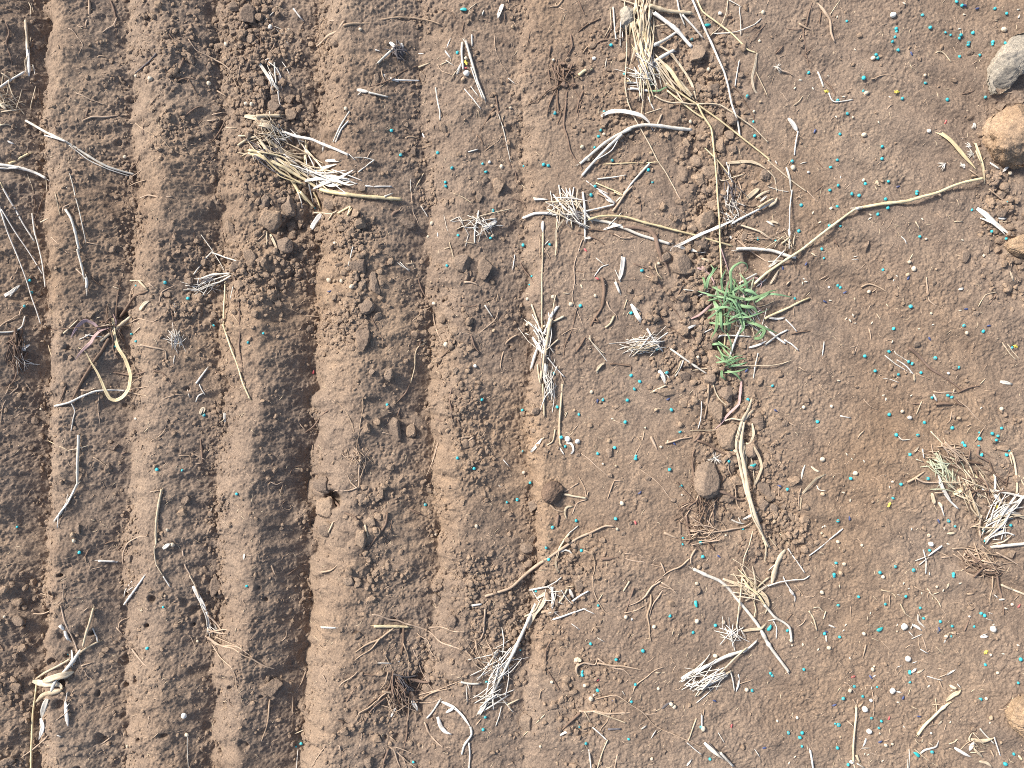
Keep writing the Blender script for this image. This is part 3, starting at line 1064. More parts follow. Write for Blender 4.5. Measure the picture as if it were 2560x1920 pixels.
r 12 1410 740 1420 830 1470 920 1490 980
l 10 1345 1105 1420 1050 1520 990
l 12 1530 1040 1525 1120 1570 1230 1610 1360
r 16 1705 1290 1630 1390 1570 1460 1550 1510
t 16 1475 1290 1400 1340 1375 1400 1370 1520 1340 1650
r 12 1410 1225 1370 1340
t 8 1390 1285 1470 1290
t 14 1770 260 1950 205 2200 145
#WHITETUFT
w 20 1920 160 1890 300 1880 440
w 14 1680 260 1760 220 1790 300
w 40f 2080 250 2010 290 1960 330
w 16 1900 260 2000 290 2060 270
w 12 1950 240 2080 225
t 12 1730 320 1800 290 1900 270
w 12 1810 470 1840 360
t 12 1800 440 1890 460
w 14 1900 380 1960 355
F w 9 18 1900 290 140 60 10 70 70 220
F w 12 8 2010 290 50 30 -20 20 70 150
#
t 12 1670 430 1715 580
t 10 1625 485 1680 470
w 14f 1570 350 1575 390
l 16 1800 785 1860 780 1920 797
w 18 1975 980 2010 1030 2045 1080
r 12 1760 980 1860 1000 1950 960 2040 920
l 7 2110 880 2080 970
l 9 1920 1220 2060 1100 2110 1000
l 14 2252 1230 2212 1260 2150 1320 2130 1420 2120 1530
r 14 1850 1230 1890 1340 1920 1400
l 7 1700 1225 1830 1225 1900 1270 1920 1370
t 10 1700 10 1790 45 1870 95
w 14 2085 85 2160 90
l 6 520 1310 600 1350 680 1400
@12
#STUBBLE
w 34 95 225 200 185 350 185 500 195 640 215
w 36 490 0 560 90 620 170 680 240
w 26 615 0 630 150 630 280 630 400
w 22 640 165 750 140 880 105
t 18 390 60 400 180 385 340
w 18 185 45 300 60
w 16 190 75 310 70
t 24 310 145 420 190 520 240
t 20 520 220 540 310
t 20f 450 230 400 300 380 350 380 450 365 560
w 26f 630 400 690 390
w 20 400 -60 420 40 440 160
w 16 540 -40 520 80 560 180
F w 16 16 460 100 130 90 35 60 110 300
F t 14 14 480 120 120 70 60 50 90 240
F w 12 12 600 230 70 60 40 50 80 200
F k 12 10 560 230 90 60 50 40 90 200
#
w 36 680 235 830 260 960 310 1100 370 1250 415 1360 450 | long bleached white stalk lying aslant right of the stubble tuft
y 26 660 240 760 210 880 205 1000 220 1150 265 1300 300 1500 355 1680 405 1900 465 | long arched yellow straw reaching from the stubble tuft toward the green plant
l 20 860 160 930 80 990 0 1040 -60
w 22f 790 320 880 290 950 275
w 14 830 290 950 180
w 30f 790 20 830 70 890 90
w 20 750 -10 850 60 890 100
y 16 880 0 950 30
l 10 740 0 830 60
r 16 555 360 650 375 750 410 805 450
r 12 660 330 800 345 900 375 960 400
l 10 880 370 950 400 1060 385
t 20 270 300 270 400 265 560 260 780 258 1000 255 1200 | long upright tan straw along the edge of the flat soil, above the straw bundle
w 30f 268 250 272 350
l 9 240 370 235 480 255 570
l 9 280 480 330 590
w 12 330 430 290 470
l 10 625 410 580 500 545 640 535 780 525 900 545 1000 600 1100 620 1160
r 8 545 1000 540 1120 490 1240 450 1330 440 1450
l 8 420 1230 500 1170 570 1155
r 26 775 735 800 860 770 1000 710 1110 640 1250 | thick dark brown root curving down from a red seed
r 16 640 1260 600 1310 540 1390 515 1460
r 12 660 1170 720 1215 760 1200
r 7 550 700 730 715
w 46f 965 530 950 650 935 760
w 30 935 760 975 850
w 12 895 670 940 780
w 14 835 630 770 650 710 730
w 10 730 560 800 620
r 16 1050 620 1180 660 1220 710 1270 800 1340 880 1410 950
l 10 1180 660 1260 690
t 14 1235 615 1255 700 1300 760
r 10 1330 950 1400 1010 1460 1100 1490 1150
r 10 1410 960 1480 820 1560 730
r 9 1500 765 1590 780
w 24f 1465 1180 1520 1150 1580 1125
r 10 1280 1065 1370 1160 1440 1220 1540 1340 1580 1460 1620 1510
r 10 1500 1180 1560 1250 1620 1350 1680 1470 1720 1600
t 16 995 930 965 1010
t 14 440 868 500 875
t 16f 590 800 610 840
w 40f 1025 970 1060 1020 1095 1090 1130 1145
w 14 1040 980 1110 1040
t 26 890 1075 855 1140 810 1175
l 10 810 950 840 1010 900 1060 915 1100
#FIBRES
w 28 1165 1180 1220 1270 1295 1365
w 16 1350 1215 1230 1300 1100 1395
w 12 1040 1270 1250 1230
w 10 930 1310 1050 1360 1150 1340
F w 9 34 1130 1320 130 60 -14 40 120 300
F t 9 12 1130 1330 120 45 -10 40 80 200
#
w 24 1370 1355 1500 1450 1680 1565
w 14 660 1260 720 1340 800 1430 830 1470
t 16 670 1240 680 1290 790 1400
t 24f 800 1470 750 1510 735 1570
t 16 790 1500 740 1560
r 18 850 1470 940 1490 1025 1500 1030 1545
w 44f 1270 1540 1310 1600 1330 1659
w 14 1330 1540 1385 1600
w 18 1490 1455 1450 1540 1420 1600
t 14 1455 1450 1430 1530 1400 1570
#BUNDLE
t 28 450 1070 360 1120 270 1165
t 20 175 970 210 1080 250 1210
w 36 390 990 340 1070 310 1160 240 1300 200 1400 165 1520
t 40 340 1100 310 1250 290 1400 265 1520 240 1640
w 18 190 1190 260 1290
w 30f 180 1250 240 1340 300 1420
w 16 310 1430 380 1520 450 1600
t 20 400 1275 350 1320 300 1370
w 14 310 1040 340 1220 320 1340
t 14 380 890 360 980 350 1060
t 20 220 1490 230 1590 240 1659
w 34f 290 1480 295 1659
w 14 110 1220 150 1240
r 8 170 1210 140 1330 110 1480
t 22 280 1659 285 1800 290 1935
w 20f 330 1659 320 1750
F w 12 15 250 1280 70 150 62 50 100 280
F w 12 16 320 1660 30 120 84 20 110 280
F k 10 10 280 1300 60 140 80 30 100 240
#
t 26 440 1659 425 1800 410 1980 410 2170 430 2195 | upright tan straw beside the straw bundle, ending at a turquoise seed
w 22f 470 2174 510 2180 525 2230 500 2280
w 14f 430 2190 480 2260
l 8 430 1550 470 1659
#GREENPLANT
g 34f 1830 880 1810 760 1850 660
g 40f 1830 880 1900 850 2000 800 2080 740
g 40f 1900 900 1895 760 1890 690 1920 640 1980 605 2030 620 2040 660 2010 700
g 36f 2060 840 2030 760 1975 690
g 50f 1960 820 2060 850 2140 900 2150 920
g 44f 1920 930 2050 930 2150 900 2240 860 2310 850
g 30f 2100 950 2212 880 2330 890 2440 920
g 50f 1790 990 1770 1090 1760 1180 1720 1270
g 40f 1800 990 1800 1100 1810 1200 1850 1230
g 50f 1900 960 2000 990 2090 1000 2130 1060 2160 1030
g 46f 2000 1110 2100 1140 2212 1190 2300 1230
g 50f 1960 1040 1990 1100 2000 1180 1960 1240
g 46f 2090 1270 2150 1260 2180 1200 2160 1190 2090 1260
g 40f 1740 920 1790 1000 1880 950
g 26f 1680 1080 1780 1000 1860 920
g 40f 1680 840 1700 740 1770 640
g 34f 1670 730 1690 800 1680 860
g 30f 1880 890 1840 830
g 30f 1760 740 1790 660 1760 600
g 36f 1880 1210 1890 1150 1850 1080
p 26f 1550 1100 1620 1060 1700 990 1790 920
p 24f 1600 660 1660 680 1720 730 1760 800
p 30f 1740 790 1800 870 1850 920
p 14 1810 480 1840 580 1890 720
p 28f 2020 870 2030 790 2100 740 2160 780 2150 830
t 24f 1640 570 1690 590 1720 610
p 24f 1640 640 1670 690
p 30f 1880 980 1930 1020 1990 1010
t 20f 2000 1100 2080 1180 2130 1230
p 22f 2100 1000 2180 1070
w 20 1740 1290 1800 1240 1880 1240 2060 1250
g 36f 1730 1320 1790 1310 1840 1350
g 36f 1790 1370 1820 1450 1880 1500
g 30f 1840 1500 1950 1450 2030 1440
g 26f 1850 1480 1920 1440 2000 1430
g 30f 1870 1500 1960 1490 2040 1470
g 40f 1800 1540 1800 1600 1840 1640
g 36f 1860 1540 1930 1570 1980 1640
w 26 2005 1100 1960 1210 1920 1310 1880 1440
w 20 2110 700 2040 740 1960 790
w 16 2212 680 2100 780
w 16 2212 780 2130 840
w 16 1610 900 1700 860
w 12 1480 850 1640 860
w 16 1660 1210 1730 1180
F g 34 22 1900 980 150 170 60 90 160 380
F g 26 10 1880 1420 70 110 60 80 120 260
F h 22 12 1930 950 150 150 10 90 140 320
F t 9 16 1930 1000 170 200 70 90 160 420
F p 16 8 1880 1000 110 130 60 60 100 240
F w 10 10 2050 1120 120 140 50 50 100 240
#
t 14 1560 1545 1640 1530 1800 1520 1900 1505 2100 1500 2250 1497 2340 1480 2390 1460 2440 1440 | long thin straw lying sideways under the green plant
w 16 2125 1390 2100 1500 2080 1610
w 22f 2050 1355 2140 1330 2212 1300
w 40 1940 490 2050 490 2212 500 2290 520 2380 555 2450 570 | white flattened stalk lying sideways just above the green plant
w 30f 1370 510 1400 480 1500 430 1650 360 1800 300 1900 260 1930 250 | pale grey-white sheath crossing under the longest yellow straw above the green plant
w 24 1900 270 1950 240 2050 190 2212 110 2260 80
t 18f 1940 280 2060 310 2150 340 2212 380 2260 420
l 14 1920 400 2000 460 2100 530 2212 600
w 20f 1880 380 1900 410
r 30f 960 310 1100 310 1190 330 1240 390 1260 480 1280 560 1340 640 1370 720 | twisted brown dry leaf hanging down from the white stalk beside the stubble
w 30f 1440 470 1530 495 1620 530
w 14 1620 530 1680 520
w 12 1860 -20 1850 90 1840 150
#BURR
H l 1940 150 70 22
#
#TANGLE
t 50f 2080 110 2130 60 2180 20
t 30 2130 130 2212 80 2260 60
t 30f 2220 130 2270 90 2290 40
t 26f 2100 40 2160 10 2230 -20
w 24f 2150 90 2220 40
t 22f 2212 270 2260 260 2310 280
w 20f 2200 250 2270 290
w 14 1870 -60 1860 40 1850 100
k 12 1800 20 1880 90
w 12 1960 180 1900 260
w 12 1850 -260 1880 -160 1900 -60
w 14 1880 -240 1870 -140 1910 -80
k 14 1830 -200 1890 -120 1920 -70
l 12 1950 60 2000 110 2090 130
l 10 1960 -100 1980 0 1990 90
F w 8 22 1900 170 70 90 60 60 60 160
F k 9 14 1900 60 80 120 70 60 60 180
F t 10 12 2390 420 60 60 60 50 60 140
F l 8 16 2060 420 120 60 20 40 70 200
H l 2290 350 36 14
H l 2480 40 40 14
#
l 12 1410 0 1450 60 1490 110
r 10 1050 40 1110 100 1120 165
r 10 0 80 60 110 100 160
r 10 75 600 120 690 200 800 230 860
w 14 0 670 15 600 25 535
@13
#BENTSTEM
y 36 770 140 1000 105 1200 80 1350 35 1480 0 1600 -50 1700 -85 1855 -120
y 30 -120 790 0 695 150 590 300 490 430 390 560 290 680 200 770 140
w 40 762 142 790 138
#
w 16 205 -20 190 150 185 330 180 490
w 24f 180 320 190 390
t 22 120 450 190 400
t 14 240 380 225 470
l 9 330 0 390 50 430 90
t 10 -60 510 0 470 80 420 155 375
l 10 120 350 140 310 180 310
w 18 0 590 160 590
w 14 20 640 90 560 150 490
w 24f 0 640 80 600
t 22f 20 800 60 740 105 675
y 26 -30 1095 0 1075 180 990 355 910 | straight yellow straw poking out to the right of the green plant
w 20f 5 1110 100 1110 150 1105
w 16 150 1105 200 1150 250 1205
w 30 -20 1160 60 1240 150 1310
w 20 140 1280 200 1310 265 1365
w 24 -20 1320 80 1240 165 1190
w 14 425 1275 410 1415
l 7 1170 910 1165 1010
l 14 805 815 880 805 960 825 1030 865
l 8 900 865 940 830
l 12 1370 735 1370 830 1390 920 1440 980 1520 1005 | thin pale root curving like a hook on the smooth soil
t 16 1275 255 1310 320
w 14 1145 390 1180 420 1190 450
r 16 570 415 610 460
t 18f 375 525 420 560
t 14 625 105 640 135
w 12 725 580 785 575
w 10 740 570 780 560
t 12 1255 535 1220 590
t 16 1610 265 1680 262
l 16 1500 35 1470 10
w 50f 1800 150 1880 200 1960 270 2040 330 2110 385 | broad weathered grey-white stem leaning against the beige clod
w 22f 1840 210 1960 270 2060 370
t 16 1990 250 2090 260
w 24f 1990 240 2060 240
l 10 1890 0 1980 60 2090 130
t 10 1820 995 1880 890 1980 865
r 12 1975 880 1915 975
l 10 1910 840 1975 822
t 20f 2080 690 2115 770
l 10 2075 590 2070 650
w 26f 1655 870 1700 855
t 14 2035 1295 2090 1390 2150 1450
t 12 2070 1310 2180 1445
r 22 1225 1335 1320 1430 1400 1520 1500 1590 1610 1659 1690 1720 | long brown root half sunk in the smooth soil, running toward the straw heap
w 14 1005 1410 1100 1490 1190 1540 1260 1570
w 16 1120 1440 1200 1500 1270 1570
w 8 1090 1370 1110 1400 1200 1450 1220 1480
t 24f 1265 1570 1265 1640
l 10 1270 1580 1350 1610 1390 1640
w 12 995 1595 1060 1605 1135 1630
t 14 1880 1610 1830 1659
l 9 770 1315 740 1420
l 8 710 1345 770 1325
l 9 865 1180 890 1290
r 9 200 1215 420 1180
l 8 205 1070 220 960
l 9 445 760 530 720
l 12 170 810 200 770
t 12 940 1050 980 1105
t 14 1025 960 1050 990
l 12 265 1510 330 1560
w 34f 2000 1650 2110 1680
@20
w 24 475 195 600 160 700 110 830 60 960 52 1080 55
l 9 1080 55 1200 90 1340 120 1380 180 1440 270 1590 345
l 9 1100 50 1200 25 1320 20
l 9 1390 135 1500 110 1590 85
w 16 610 165 640 240 610 400
l 9 870 80 855 200 860 370
r 16 550 0 500 100 480 135
l 14 700 45 760 60 840 35
#BENTWHITE
w 32 680 440 675 560 670 700 665 870
w 30 665 860 620 960 560 1060 510 1130 470 1180
w 16 640 920 580 1040 510 1130 500 1240
w 8 590 950 575 1100
#
t 12 415 485 500 530 585 572
t 12 585 572 690 550 775 520
t 30 1400 910 1375 1030 1350 1180 1340 1300 1340 1400 | straight cream straw lying along the second ridge
t 16 1340 1400 1335 1460 1350 1560 1410 1650
l 14 1050 1560 1075 1450 1110 1370 1180 1330 1280 1310
w 28 850 1530 995 1530
r 14 910 1395 1000 1360
r 12 1010 1430 1060 1380
l 10 430 1350 440 1450 440 1560
l 12 1580 1440 1590 1550 1640 1659 1690 1740
r 16 1725 470 1745 580 1755 690
l 10 1755 690 1670 695
l 10 1545 610 1640 620 1650 720
l 10 1640 620 1760 690
w 10 1800 1150 1820 1070
w 40f 1410 1430 1480 1390
t 30f 1720 260 1740 210 1775 205 1760 250
w 26f 1945 240 1945 300 1960 350
t 10 1910 330 1945 300
w 20f 2040 1460 2035 1515
w 14 1720 0 1740 50 1770 100
w 14 1780 0 1800 70
w 16f 1700 160 1720 110 1760 95
l 9 810 625 870 650 930 690
l 7 180 515 260 550
l 8 125 310 190 250
l 8 200 680 270 620 320 590
l 10 160 0 150 40 60 110 20 200 5 350
l 12 80 0 40 80 0 150
l 7 215 0 270 70
l 10 1300 490 1380 450 1440 390
t 14 1255 430 1310 370
r 20 1050 610 1100 590
l 8 65 1565 130 1545 190 1545
r 14 740 1500 785 1425
l 8 680 1500 690 1560
l 8 1640 1335 1740 1380
l 7 1300 975 1390 970
@21
r 14 1320 0 1280 90 1220 160
r 12 1260 215 1230 290
r 14 630 210 560 280 500 350 410 420
l 9 935 120 915 250 890 420 870 560
l 7 660 150 760 210 830 350 870 500
#HAIRROOT
l 10 870 590 810 650
l 10 860 610 800 730
l 14 890 640 890 760 885 900
l 12 885 900 820 850 780 780
l 10 880 880 760 910 670 905
l 10 960 680 930 830
l 8 950 610 1040 690
F l 8 16 860 640 60 60 70 50 70 200
#
r 18 590 930 680 1010 760 1090 870 1150 885 1240 | dark brown stick bridging a black hollow on the fourth ridge
t 20 660 1190 615 1280
l 10 660 1190 720 1180
r 18 1140 1110 1120 1200 1060 1300 1000 1390 965 1450
r 8 1145 1170 1100 1370
t 22 940 1215 970 1315
l 12 1065 450 1155 485
l 10 1565 490 1520 600
l 11 1580 510 1530 660 1465 795
r 20 1310 1110 1410 1170
l 16 1740 470 1800 455 1880 460
l 16 1880 455 1840 490 1820 530
r 14 1690 30 1690 180 1710 380
r 10 1560 280 1640 330
r 12 1720 300 1760 380
l 10 115 870 180 885 235 865
l 9 235 870 190 970
r 9 290 780 330 720 390 700
r 10 190 1060 260 1010
l 9 110 120 150 160
l 8 465 260 510 310
l 8 465 530 465 640
w 14 2140 650 2195 710
w 10 2100 870 2120 890
l 7 1975 475 2005 410
r 12 270 1659 380 1580 450 1550
l 12 140 1560 170 1659
l 14 560 1650 650 1620 740 1560
@22
w 30f 175 600 230 530 270 470
t 14 250 480 290 440
t 20 370 390 350 490 300 520
t 12 475 235 450 290
l 8 880 315 930 335 985 350
l 10 610 590 700 680 800 760 850 800
l 9 1120 745 1230 830 1300 900 1350 980 1450 1060
l 9 1450 1060 1550 1020 1650 1005
l 9 1160 430 1110 560 1020 700
l 20 1190 460 1230 520 1260 570
l 12 1070 470 1105 525
l 9 580 800 620 900 640 990
l 10 570 850 500 915 440 940
t 26 450 950 540 970 640 990
l 10 640 990 560 1030 520 1140
t 24f 525 1070 480 1070 460 1110 475 1170
l 8 665 930 640 980
l 12 880 840 850 900 810 990
l 10 880 840 960 838
l 14 330 1040 380 1080 450 1090
r 16 410 1130 390 1240
y 24 495 1290 440 1370 390 1450
w 14 490 1290 540 1250 570 1220
l 24 -230 1845 -120 1800 0 1750 120 1650 260 1540 400 1440 560 1340 690 1280 800 1225 880 1215 | very long tan root curving across the edge of the furrows and flat soil
t 22f 390 1450 370 1560 400 1640
w 16f 430 1480 470 1460 510 1510
l 12 620 1445 700 1480 720 1560 705 1659
r 24 770 1510 920 1510
l 8 980 1460 1080 1470 1150 1515
l 12 980 1520 1130 1535 1250 1570 1330 1590
#ROOTMAT
l 14 1330 530 1450 480 1550 465
r 20 1600 480 1700 520 1830 600 1960 620
r 14 1560 560 1550 700 1580 850 1610 950
l 10 1690 700 1650 870 1610 970 1560 1050 1510 1140 1450 1190 1455 1300
r 20 1500 1140 1520 1220 1530 1330 1510 1390
r 14 1830 770 1780 870 1720 960
l 12 1700 940 1640 1060 1640 1150
r 24 1760 910 1850 940 1950 990 2010 1010
l 16 1580 1110 1680 1180 1760 1250
l 16 1540 1260 1640 1260 1750 1265
l 14 1600 1290 1700 1350 1780 1340 1850 1290
l 12 1750 1010 1740 1110 1690 1240
l 14 1590 1130 1650 1220 1680 1250
r 12 1540 1380 1600 1400 1650 1440
l 14 1650 1300 1800 1270 1950 1250 2080 1210
l 16 1580 1420 1540 1500 1530 1560
F r 12 24 1620 1080 130 220 60 60 100 280
F l 10 16 1660 1280 120 80 20 50 90 260
#
l 20 1310 1290 1370 1310 1430 1325
r 14 1680 1390 1750 1450
r 12 2010 1330 1960 1410 1930 1460
l 14 1250 1560 1300 1659
l 14 1540 1510 1440 1580 1300 1659
#BURR
H w 1750 640 70 20
#
w 10 1640 150 1630 300 1610 390
t 10 1540 400 1680 400 1820 400
r 20 1640 430 1600 480 1560 500
l 20 1700 0 1690 120 1680 200 1650 290
t 18 1740 0 1790 120 1860 190
t 24 1215 60 1330 10
p 26f 1980 -30 1970 100 1960 180 1870 270 1800 350 1740 400 | purple-tinged dry leaf curving down below the green plant
#DRYBLADES
t 30f 2090 230 2010 310 1980 360
t 30f 2080 130 2040 220 1990 310 1970 420 1960 550
t 38f 1995 320 1965 450 1950 560 1980 700 2010 850 2050 1000 2090 1100 2140 1250 2190 1400 2200 1490
t 34f 2010 330 1990 450 1980 560 2000 680 2020 800 2040 930 2080 1080 2120 1180 2170 1300 2230 1420
t 26f 2020 510 2080 540 2130 620 2160 720 2130 810 2100 880 2085 930
t 24f 2080 340 2090 430 2060 500 2010 530
t 20 1990 310 1900 300 1840 320
t 22 2050 1000 2080 1150 2150 1280 2212 1410
t 20f 1900 560 1920 580 1940 600
t 20 2000 600 2010 690 2030 720
F t 14 8 1995 600 14 180 80 8 200 500
#
w 24f 1980 1140 2050 1100 2110 1070
w 16f 1900 1140 1960 1160 2020 1170
w 12 1960 1150 1980 1200
l 10 1890 800 1930 900 1940 1030 2000 1110
l 12 1880 670 1870 740 1900 800
t 14 2085 1265 2050 1400 2010 1500 1990 1659
r 12 2150 1420 2080 1550
@23
l 8 430 10 500 70 520 110
l 8 810 115 880 180 950 225
w 18 625 262 715 278
l 10 180 330 250 378
t 26f 500 785 420 820 350 890 300 960 285 1030 290 1090 | pale dry leaf bowed like a sickle beside the crumbly soil line
w 20f 315 695 295 760 290 825
t 22f 390 695 420 725 455 740
w 14 435 870 450 905 500 910
l 9 820 395 790 430 770 470
w 10 1120 440 1160 480 1240 470
w 16 650 1255 510 1370 360 1490 | straight thin white straw alone on smooth soil beside the crumbly line
l 8 0 1320 60 1380 110 1440
t 14 0 1310 100 1430
t 14 60 1330 160 1430
t 50f 150 1430 90 1530 45 1659 20 1740
t 20f 0 1370 15 1440 0 1550
w 12 0 1615 80 1550
w 18 160 1430 220 1520 300 1640
l 9 270 900 265 1060
l 9 105 880 95 1040
r 10 170 1160 190 1290 235 1400 245 1480
r 8 285 1430 270 1550
r 8 310 1280 380 1370
r 14 1640 75 1720 40 1830 5
l 14 1430 70 1540 75 1640 85
l 12 1610 40 1590 90
w 22f 1430 90 1465 150
r 22 1610 120 1640 170 1690 200
r 18 1450 160 1640 155
r 12 1250 160 1370 180
t 14 1335 145 1310 200 1285 270
l 8 1640 150 1720 200 1800 290 1870 360
l 9 1890 305 1870 370 1800 470 1780 500
l 10 1590 240 1570 310 1535 340
l 8 1690 270 1750 250
#STRAWHEAP
t 16 1400 415 1480 490 1560 570 1690 600
l 14 1500 500 1580 550 1680 550
r 24 1815 540 1810 610 1860 650 1910 690
r 20 1690 620 1720 670 1830 680 1860 700
r 12 1750 560 1730 650
t 30f 1420 620 1500 650
w 20 1330 560 1340 640
t 16 1280 650 1340 670
h 26f 1370 670 1450 700 1560 760 1610 820
w 26 1480 850 1520 940 1570 1010 1640 1080
w 26f 1470 760 1510 900 1580 1010
l 20 1200 845 1290 800 1360 760
l 14 1280 810 1350 850 1460 860 1480 850
l 9 1275 820 1285 870
t 36f 1420 940 1430 990 1440 1040
l 14 1440 935 1520 940
t 40 1690 860 1740 970 1790 1060 1840 1160
t 20 1700 960 1750 1080 1810 1150
y 44f 1600 950 1660 920 1715 880
y 40f 1750 790 1790 850 1780 900
w 34 1850 905 1980 930 2100 950 2240 985
w 40f 1960 940 2010 990 2060 1040
w 28 1960 780 1965 850 1965 910
w 34 2240 960 2180 1000 2100 1080 2050 1160 2000 1220 1920 1280
w 30f 2080 1080 2000 1160 1950 1240 1880 1290
w 24f 1900 1200 1960 1150 2080 1080 2230 1050
t 30f 2080 1110 2150 1130 2230 1170
l 20 1840 1130 1830 1230 1830 1330
l 14 1840 1180 1740 1230
w 30f 1870 1340 1960 1300 2050 1250
w 22 1880 1370 1920 1320 2060 1280 2130 1300
F h 14 22 1490 720 80 70 40 50 90 260
F h 12 12 1580 820 60 90 65 40 90 260
F t 18 26 1800 900 180 160 50 40 120 320
F w 18 24 2030 1120 110 130 -45 30 140 340
F r 14 24 1850 880 160 160 45 60 100 280
F l 14 20 1600 620 140 70 40 30 100 280
F t 14 12 2000 1200 120 100 -30 40 120 280
#
t 24 2100 590 2130 680 2150 800 2165 950
t 16 2090 600 2110 700
t 20 2150 800 2212 900
l 16 1690 1500 1720 1450 1840 1440
w 40 1930 1415 2050 1395 2240 1378 | thick white straw lying sideways under the straw heap at the photo's edge
w 14 1930 1380 2000 1390
t 30f 1475 1020 1520 1080
w 18 1500 1050 1525 1140
r 16 1970 1480 1975 1560 1990 1659
l 12 1600 1470 1700 1540 1790 1580 1930 1560
l 12 1460 1450 1560 1480 1590 1520
l 10 1500 1510 1590 1500
#ROOTNEST
F l 14 34 1870 1530 120 90 15 60 100 300
F r 16 12 1850 1560 110 70 20 50 100 260
#
#STARSTRAW
w 20 1505 1400 1440 1450 1390 1490
w 16 1345 1430 1365 1530 1365 1640
w 14 1270 1525 1370 1490
w 12 1300 1560 1380 1490
#
l 10 1640 1230 1640 1370
t 26f 1550 1310 1630 1300
t 22f 1265 590 1310 540
@30
w 24 1070 245 1160 130 1250 0
w 14 1075 185 1090 120 1160 30
w 10 1090 130 1160 80
w 18 1415 0 1440 40 1470 90
#ROOTEDSTALK
w 44f 1670 85 1730 200 1780 310
w 28 1780 310 1800 390 1795 480
t 16 1630 0 1680 80 1720 190
w 16 1730 240 1780 350 1795 440
l 14 1800 330 1880 410 1940 520
l 14 1790 470 1900 490 2000 490
l 14 1810 480 1950 465 2000 495
l 14 1780 510 1850 590 1950 610 2050 620 2160 690
l 14 1800 520 1880 600 2010 630 2120 690 2212 740 2370 815
l 9 1860 530 1960 560 2060 610
l 9 1850 590 1900 690 1990 780 2040 880 2060 980 2110 1110
F w 10 8 1830 440 30 50 70 40 50 120
#
l 8 1640 510 1660 560 1700 610
#FOLDEDPLANT
y 26 260 1740 265 1659 275 1400 285 1200 300 1050 320 930
t 28 310 890 400 830 500 780 610 720
w 40 510 890 570 810 640 720 700 640
t 30 810 280 770 430 715 610
t 10 815 270 820 330
t 26 700 660 780 610 870 570
t 60f 280 915 380 930 480 930 530 945 530 985
t 50f 530 985 440 1020 370 1040 310 1095
w 50f 410 1060 380 1130 350 1230
w 40f 350 1230 365 1300 345 1360 325 1410
t 60f 370 910 470 880 570 860 640 825
w 30f 440 1000 500 890
#
l 14 530 260 545 380 600 480 650 590 670 660 690 770 740 860 770 890
l 12 700 780 800 740
l 12 290 320 370 325 460 290 550 225
l 10 350 150 420 170 490 205
l 8 525 200 545 60
w 40 520 425 560 490 590 550
w 24f 610 640 620 720 615 800
w 34f 555 1080 560 1180 570 1300
w 12 585 1000 565 1100
w 10 600 1100 560 1150
l 12 195 1580 300 1490 400 1400 470 1280 550 1200 600 1150
w 14 490 1380 530 1390
l 13 805 1470 880 1440 960 1370
l 14 1130 640 1200 710 1250 770 1330 840
l 10 1010 470 1030 400 1120 355
l 12 1010 440 1060 510
w 18 795 430 820 500 840 570
#BURR
H t 1225 295 30 8
#
l 7 1290 1210 1280 1320
l 8 1320 1400 1380 1355
w 8 1600 1370 1595 1500 1605 1680
l 7 1140 1220 1200 1200
r 8 0 580 60 690
r 7 1980 1060 1990 1120 2020 1140
l 8 720 310 770 275
@31
y 34 1018 440 1150 436 1320 440 | pointed yellow straw lying sideways above the dark root mass
w 22 565 445 690 445 | short straight white straw alone on the fourth ridge near the bottom
l 14 1000 335 1070 345 1150 375 1230 385 1290 410 1390 435 1500 480 1590 560 1690 600 1800 650 1900 740 2000 820
l 12 1500 435 1600 440 1700 480 1810 490
l 16 1190 455 1130 510 1080 545 980 580 850 660
l 14 1080 545 980 640 860 730
r 20 1270 450 1275 570 1265 690
l 10 1280 580 1310 690 1315 830
l 10 1080 560 1100 680 1160 790 1250 930
l 10 1370 610 1400 720 1450 830 1490 920 1550 1000
l 10 1390 500 1480 550 1500 640 1560 720
#ROOTMASS
r 16 1315 830 1330 960 1320 1120 1310 1300 1290 1480 1270 1540
r 14 1190 870 1130 990 1030 1060 940 1140
l 20 1090 995 1200 1020 1290 1070 1340 1060
t 24 1230 990 1290 980 1360 990
l 12 1110 1000 1040 1090 1000 1180
l 12 1050 1080 960 1160 900 1200 870 1260
r 12 1140 1070 1050 1150 960 1270
l 12 1140 830 1110 930 1080 980
l 12 1240 1100 1290 1210
l 12 1190 1060 1160 1140
r 24 1330 870 1400 880 1500 890
t 14 1340 865 1400 860
r 14 1250 880 1240 960 1260 980
l 10 1410 1040 1540 990 1680 940 1770 910
l 12 1440 1060 1560 1000 1700 960
l 9 1410 1100 1530 1080 1600 1050
w 40f 1340 1080 1370 1130 1380 1170
w 20f 1200 1230 1220 1180 1245 1145
F r 13 22 1280 1000 100 110 70 60 100 300
F l 10 16 1250 1080 130 120 60 60 90 260
F k 18 8 1280 930 60 60 60 60 80 200
#
w 26 1770 910 1850 920 1930 920
w 14 1870 920 1890 980
w 12 1825 950 1830 1090
r 20 820 875 920 855 1030 855
l 10 715 960 820 875 880 825
l 10 600 840 640 900
r 10 770 1085 850 980 900 930
w 14 1050 740 1170 745
w 22f 1210 710 1245 745
w 26f 1590 1080 1700 1130 1770 1200 1850 1310
w 22 1590 1070 1530 1170 1480 1230
w 26f 1600 1100 1680 1060
w 40f 1575 1215 1600 1300 1640 1350 1690 1370 | crescent-shaped cream leaf piece among the roots near the bottom
w 40 2420 240 2330 430 2212 690 2140 820 2080 930 2020 1040 1960 1130 1920 1190 | long thick grey straw slanting through the litter patch
l 14 1990 200 1980 330 1970 480 1900 600 1860 690
w 26 1865 265 1950 255
w 26 1850 1310 1860 1370 1800 1460 1780 1540
w 22 1840 1440 1850 1540 1845 1680
l 10 1890 1280 1930 1220
